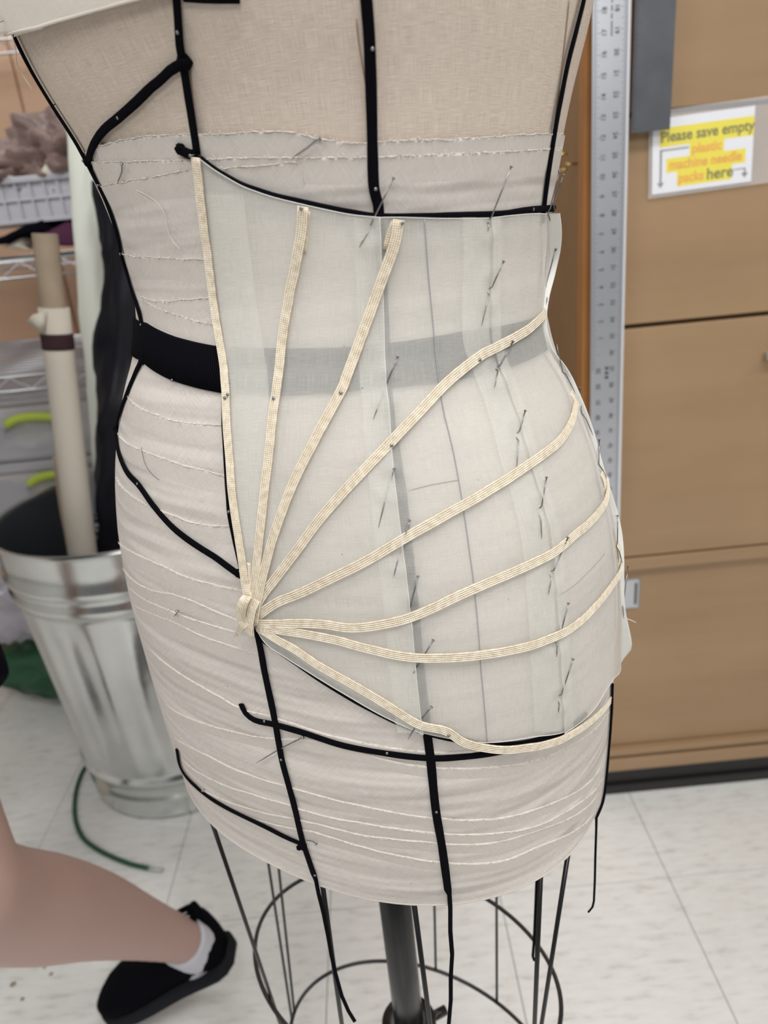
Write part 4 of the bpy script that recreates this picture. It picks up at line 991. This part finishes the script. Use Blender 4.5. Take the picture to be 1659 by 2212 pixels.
a = [ony(75, 383, 1.60), ony(112, 342, 1.62), ony(130, 343, 1.62), ony(145, 380, 1.60)]
def wedge(pts, dy, name, label, mat, cat='fabric', zig=.006):
    V = [Vector(p) for p in pts]; n = len(V); c = sum(V, Vector())/n
    bm = bmesh.new(); f1 = [bm.verts.new(v) for v in V]; f2 = [bm.verts.new(v+Vector((0, dy, 0))) for v in V]
    cf = bm.verts.new(c+Vector((0, -zig, .002)))
    for i in range(n): bm.faces.new((f1[i], f1[(i+1) % n], cf)); bm.faces.new((f1[(i+1) % n], f1[i], f2[i], f2[(i+1) % n]))
    bm.faces.new(f2[::-1]); bmesh.ops.recalc_face_normals(bm, faces=bm.faces[:])
    bmesh.ops.subdivide_edges(bm, edges=bm.edges[:], cuts=2, use_grid_fill=True)
    for v in bm.verts: v.co += Vector((noise.noise(v.co*40), noise.noise(v.co*37+Vector((9, 0, 0))), noise.noise(v.co*33+Vector((0, 9, 0)))))*.004
    me = bpy.data.meshes.new(name); bm.to_mesh(me); bm.free(); me.materials.append(mat)
    for p in me.polygons: p.use_smooth = True
    o = bpy.data.objects.new(name, me); COL.objects.link(o); return tag(o, label, cat)
wedge([ony(72, 386, 1.59), ony(96, 358, 1.59), ony(118, 340, 1.59), ony(132, 346, 1.59), ony(142, 386, 1.59)], .03, 'cream_cloth', 'folded cream cloth corner over the right of the crate rim', M['creamcloth'])
wedge([ony(-40, 400, 1.59), ony(-30, 372, 1.59), ony(0, 374, 1.59), ony(44, 388, 1.59), ony(10, 396, 1.59)], .03, 'cream_cloth', 'cream cloth lying over the left of the crate rim', M['creamcloth'])
wedge([ony(-60, 345, 1.80), ony(0, 328, 1.80), ony(34, 302, 1.80), ony(100, 292, 1.80), ony(104, 275, 1.80), ony(40, 285, 1.80), ony(-60, 318, 1.80)], .006, 'box_flap', 'tan cardboard flap standing behind the brown satin cloth', M['boxboard'], 'cardboard', .001)
wedge([ony(-50, 528, 1.585), ony(10, 508, 1.585), ony(50, 488, 1.585), ony(90, 476, 1.585), ony(108, 494, 1.585), ony(60, 505, 1.585), ony(0, 528, 1.585)], .25, 'dark_cloth', 'black cloth squeezed under the crate', M['navy'])
wedge([ony(96, 500, 1.59), ony(120, 490, 1.59), ony(145, 480, 1.59), ony(168, 496, 1.59), ony(170, 530, 1.59), ony(125, 532, 1.59)], .25, 'maroon_cloth', 'maroon cloth under the right end of the crate', M['maroon'])
wedge([ony(6, 536, 1.60), ony(30, 520, 1.60), ony(50, 513, 1.60), ony(52, 534, 1.60), ony(70, 537, 1.60)], .1, 'calico_scrap', 'beige cloth scrap on the shelf left of the cardboard tube', M['calico'])
# clear storage boxes with lime handles
def storage(z0, z1, x0, x1, label, hpx, seed):
    o = empty('storage_box', ((x0+x1)/2, 1.8, z0), label, 'storage box', 'clear boxes with lime handles')
    box(x0, x1, 1.60, 2.08, z0, z1-.02, .012, 'box_body', M['frost'], o); box(x0-.008, x1+.008, 1.592, 2.09, z1-.02, z1, .005, 'lid', M['frost'], o)
    for k, mt in enumerate(('navy', 'maroon', 'whitecloth', 'calico')):
        V, Fc = blob((x0+.08+k*(x1-x0-.14)/3.2, 1.68, z0+.045), .06, .05, .032, .4, 2.5, 12, seed+k); mk('contents', V, Fc, M[mt], o)
    P = [Vector(p) for p in catmull([ony(x, y, 1.575) for x, y in hpx], .008)]
    mk('handle', *tube(P, .0105, 12), M['lime'], o)
    mk('handle_bracket', *join([tube([P[0], P[0]+Vector((-.02, .025, -.01))], .007, 8), tube([P[-1], P[-1]+Vector((.02, .025, -.01))], .007, 8)]), M['frost'], o)
storage(.553, .700, -1.12, -.53, 'lower clear storage box with lime handle behind the can rim', ((64, 1045), (85, 1032), (120, 1026), (150, 1026)), 11)
storage(.702, .850, -1.14, -.54, 'upper clear storage box with lime handle on the middle shelf', ((14, 918), (40, 905), (80, 900), (120, 902)), 21)
# bags under the shelf
V, Fc = blob((-.93, 1.72, .335), .17, .09, .14, .35, 3.0, 30, 9, .3); tag(mk('plastic_bag', V, Fc, M['polybag']), 'crumpled translucent plastic bag on the lowest shelf left of the can', 'bag')
V, Fc = blob((-.88, 1.76, .105), .22, .12, .085, .2, 2.2, 24, 6, .2)
tag(mk('green_bag', V, Fc, M['green']), 'dark green plastic bag under the lowest shelf behind the can', 'bag')
# green strap on the floor
P = [onz(x, y, .005) for x, y in ((195, 1640), (176, 1672), (163, 1715), (162, 1765), (176, 1805), (200, 1828), (235, 1848), (280, 1866), (322, 1876))]
gh = empty('green_hose', P[0], 'length of dark green tubing curving over the floor from the can', 'hose')
mk('hose', *tube([Vector(p) for p in catmull(P, .01)], .0046, 10), M['green'], gh)
P2 = [P[-1], onz(336, 1879, .005), onz(351, 1880, .005)]; mk('clear_end', *tube(P2, .0040, 10), M['clearend'], gh)
for k, (x, y, s_) in enumerate(((28, 2126, .0045), (110, 2104, .003), (96, 2090, .0022), (48, 2158, .003))):
    c = onz(x, y, .001); V, Fc = blob(c, s_, s_, .0015, .4, 2, 8, k); tag(mk('debris', V, Fc, M['kraft']), ['largest brown crumb', 'right-hand brown crumb', 'smallest topmost brown crumb', 'lowest brown crumb'][k]+' on the floor at lower left', 'crumb')

# ------------------------------------------------------------------ person walking past on the left
def voxel(parts, name, mat, parent, vs_=.007, it=6, trans=None):
    V, Fc = join(parts); me = bpy.data.meshes.new('t'); me.from_pydata([tuple(v) for v in V], [], Fc)
    ob = bpy.data.objects.new('t', me); COL.objects.link(ob)
    m1 = ob.modifiers.new('r', 'REMESH'); m1.mode = 'VOXEL'; m1.voxel_size = vs_
    m2 = ob.modifiers.new('s', 'SMOOTH'); m2.factor = .5; m2.iterations = it
    dg = bpy.context.evaluated_depsgraph_get(); me2 = bpy.data.meshes.new_from_object(ob.evaluated_get(dg)); bpy.data.objects.remove(ob)
    me2.name = name; me2.materials.clear(); me2.materials.append(mat); me2.polygons.foreach_set('use_smooth', [True]*len(me2.polygons))
    o = bpy.data.objects.new(name, me2); COL.objects.link(o); put(o, parent); return o
def limb(P, r_, n=20, sub=.012):
    q_ = catmull([tuple(p)+(rr,) for p, rr in zip(P, r_)], sub); V, Fc, _ = sweep([Vector(p[:3]) for p in q_], circ(1, n), scale=[max(.002, float(p[3])) for p in q_]); return V, Fc
per = empty('person', (-.55, .85, 0), 'person walking past at left edge, bare lower leg, white ankle sock and black slip-on shoe', 'person')
Kn = ony(-85, 1935, .56)
A1, A2, A3, A4, A5 = ony(0, 1952, .605), ony(100, 1963, .655), ony(200, 1976, .703), ony(300, 2003, .75), ony(390, 2031, .790)
ank = ony(424, 2048, .815)
toe = onz(262, 2140, .022)
foot = (toe-ank); fd = Vector((foot.x, foot.y, 0)).normalized()
Hip = Vector((-.640, .79, .90)); HipB = Vector((-.80, .90, .90))
KB = Vector((-.87, .80, .49)); AB = Vector((-.90, .95, .11))
chest = Vector((-.74, .86, 1.28)); neck = Vector((-.75, .85, 1.47)); head = Vector((-.76, .83, 1.60))
fwd = Vector((-.75, -.66, 0)).normalized(); sd_ = Vector((.66, -.75, 0)).normalized()
body = [limb([Hip, (Hip+Kn)/2+Vector((.0, -.01, 0)), Kn], [.092, .078, .060]),
        limb([Kn, A1, A2, A3, A4, A5, ank], [.060, .060, .0605, .053, .041, .0310, .030]),
        limb([ank, ank+Vector((-.01, .004, -.02)), ank+(toe-ank)*.55+Vector((0, 0, -.012)), toe], [.028, .026, .022, .014]),
        limb([HipB, (HipB+KB)/2, KB, KB+(AB-KB)*.3+Vector((.01, .02, 0)), AB], [.092, .078, .056, .056, .032]),
        limb([AB, AB+fwd*.07+Vector((0, 0, -.05)), AB+fwd*.14+Vector((0, 0, -.075))], [.031, .032, .022]),
        limb([(Hip+HipB)/2+Vector((0, 0, .02)), Vector((-.73, .86, 1.08)), chest, Vector((-.745, .855, 1.40)), neck, neck+Vector((0, 0, .06))], [.125, .115, .135, .10, .055, .05])]
for s_, hip_ in ((1, 0), (-1, 0)):
    sh0 = Vector((-.745, .855, 1.41))+sd_*.15*s_; el_ = sh0+Vector((0, 0, -.29))+sd_*.10*s_-fwd*.06*s_; wr_ = el_+Vector((0, 0, -.24))+fwd*.06; pa = wr_+Vector((0, 0, -.08))+fwd*.01
    body += [limb([Vector((-.745, .855, 1.39)), sh0, (sh0+el_)/2, el_, (el_+wr_)/2, wr_, pa], [.07, .055, .046, .038, .036, .026, .030])]
    for k in range(4):
        b0_ = pa+fwd*(.024-.016*k)+Vector((0, 0, -.005)); ln = [.07, .078, .072, .058][k]
        body.append(limb([b0_, b0_+Vector((0, 0, -ln*.55)), b0_+Vector((0, 0, -ln))-sd_*.012*s_], [.0105, .0095, .008], 10))
    body.append(limb([wr_+fwd*.012+Vector((0, 0, -.02)), wr_+fwd*.040+Vector((0, 0, -.055)), wr_+fwd*.046+Vector((0, 0, -.085))], [.013, .011, .009], 10))
V, Fc = blob(head, .078, .085, .11, .02, 1, 20, 1); body.append((V, Fc))
body.append(blob(Kn, .060, .060, .060, 0, 1, 14)); body.append(blob(KB, .056, .056, .056, 0, 1, 14))
body.append(limb([head+fwd*.070+Vector((0, 0, .01)), head+fwd*.098+Vector((0, 0, -.022))], [.008, .013], 10))
for s_ in (1, -1): body.append(blob(head+sd_*.080*s_+Vector((0, 0, -.005)), .014, .018, .03, .0, 1, 10))
bd = voxel(body, 'body', M['skin'], per, .0065, 5)
for s_ in (1, -1): mk('eye', *blob(head+fwd*.069+sd_*.030*s_+Vector((0, 0, .008)), .010, .010, .008, 0, 1, 8), M['eye'], per)
mk('mouth', *tube([head+fwd*.083+sd_*.024*k+Vector((0, 0, -.052)) for k in (-1, 0, 1)], .005, 8), M['maroon'], per)
voxel([blob(head-fwd*.014+Vector((0, 0, .022)), .086, .092, .108, .05, 3, 24, 4)], 'hair', M['hair'], per, .008, 3)
sB = Vector((-.55, .72, .70))
shorts = [limb([Hip+Vector((0, 0, .03)), (Hip*.6+Kn*.4)+Vector((.012, 0, 0)), Hip*.42+Kn*.58+Vector((.012, 0, 0))], [.115, .112, .110], 28), limb([HipB+Vector((0, 0, .03)), HipB*.5+KB*.5], [.115, .105], 28), limb([(Hip+HipB)/2+Vector((0, 0, .13)), (Hip+HipB)/2+Vector((0, 0, .0))], [.135, .14], 28)]
voxel(shorts, 'shorts', M['navy'], per, .009, 5)
shirt = [limb([(Hip+HipB)/2+Vector((0, 0, .08)), Vector((-.73, .86, 1.10)), chest, Vector((-.745, .855, 1.42))], [.140, .132, .148, .105], 28)]
for s_ in (1, -1):
    sh0 = Vector((-.745, .855, 1.41))+sd_*.15*s_; el_ = sh0+Vector((0, 0, -.29))+sd_*.05*s_-fwd*.06*s_; shirt.append(limb([Vector((-.745, .855, 1.39)), sh0, sh0*.4+el_*.6], [.085, .068, .060], 24))
voxel(shirt, 'shirt', M['shirt'], per, .009, 5)
# socks
ax_ = (ank-A5).normalized()
sk1 = A5+(A5-ank).normalized()*(-.006)
V, Fc = limb([sk1, ank+ax_*.002, ank+Vector((-.004, .003, -.02)), ank+Vector((-.010, .005, -.035))], [.0345, .0355, .034, .030], 28, .005)
mk('sock', V, Fc, M['sock'], per)
V, Fc = limb([AB+Vector((0, 0, .05)), AB, AB+fwd*.05+Vector((0, 0, -.045))], [.036, .036, .038], 24); mk('sock', V, Fc, M['sock'], per)
# shoes: lofted slip-on upper with a rubber sole
def shoe(heel, tip, liftz, parent):
    d = (tip-heel); Ls = d.length; d.normalize(); s_ = d.cross(Vector((0, 0, 1))).normalized(); u_ = s_.cross(d).normalized()
    tabs = [(0, .018, .078), (.02, .030, .090), (.08, .036, .090), (.16, .037, .084), (.26, .037, .080), (.36, .038, .076), (.46, .041, .066), (.58, .045, .055), (.70, .047, .048), (.82, .044, .041), (.91, .036, .034), (.97, .022, .026), (1.0, .006, .018)]
    V = []; m_ = 20
    for f, w_, hgt in tabs:
        for k in range(m_):
            a = 2*pi*k/m_; V.append(heel+d*Ls*f+s_*w_*copysign(abs(cos(a))**.6, cos(a))+u_*(.010+hgt/2+hgt/2*copysign(abs(sin(a))**.8, sin(a))))
    Fc = [(i*m_+k, i*m_+(k+1) % m_, (i+1)*m_+(k+1) % m_, (i+1)*m_+k) for i in range(len(tabs)-1) for k in range(m_)]+[tuple(range(m_))[::-1], tuple((len(tabs)-1)*m_+k for k in range(m_))]
    up = mk('shoe', V, Fc, M['shoe'], parent)
    V = []
    ol = [(f, w_+.004) for f, w_, _ in tabs]; ol[0] = (-.02, .020); ol[-1] = (1.02, .010)
    lo = [(f, w_) for f, w_ in ol]+[(f, -w_) for f, w_ in ol[::-1]]
    for zz in (0, .005, .014, .018):
        ins_ = .003 if zz in (0, .018) else 0
        for f, w_ in lo: V.append(heel+d*Ls*f+s_*(w_-copysign(ins_, w_))+u_*(zz))
    n = len(lo); Fc = [(r_*n+k, r_*n+(k+1) % n, (r_+1)*n+(k+1) % n, (r_+1)*n+k) for r_ in range(3) for k in range(n)]+[tuple(range(n))[::-1], tuple(3*n+k for k in range(n))]
    mk('sole', V, Fc, M['sole'], up)
    # opening collar
    co_ = [heel+d*Ls*(.19+.20*cos(a))+s_*.023*sin(a)+u_*(.097-.010*cos(a)) for a in np.linspace(0, 2*pi, 25)[:-1]]
    mk('collar', *tube(co_, .005, 8, True), M['shoe'], up)
    pt = heel-d*.004+u_*.100; mk('heel_tab', *limb([pt, pt+u_*.022-d*.004], [.009, .006], 8), M['shoe'], up)
hl = onz(504, 2062, .10)
shoe(hl, onz(236, 2180, .004), .04, per)
shoe(AB-fwd*.055+Vector((0, 0, -.11)), AB+fwd*.19+Vector((0, 0, -.11)), 0, per)
for o in list(COL.objects):
    for k in ('_l',):
        if k in o.keys(): del o[k]
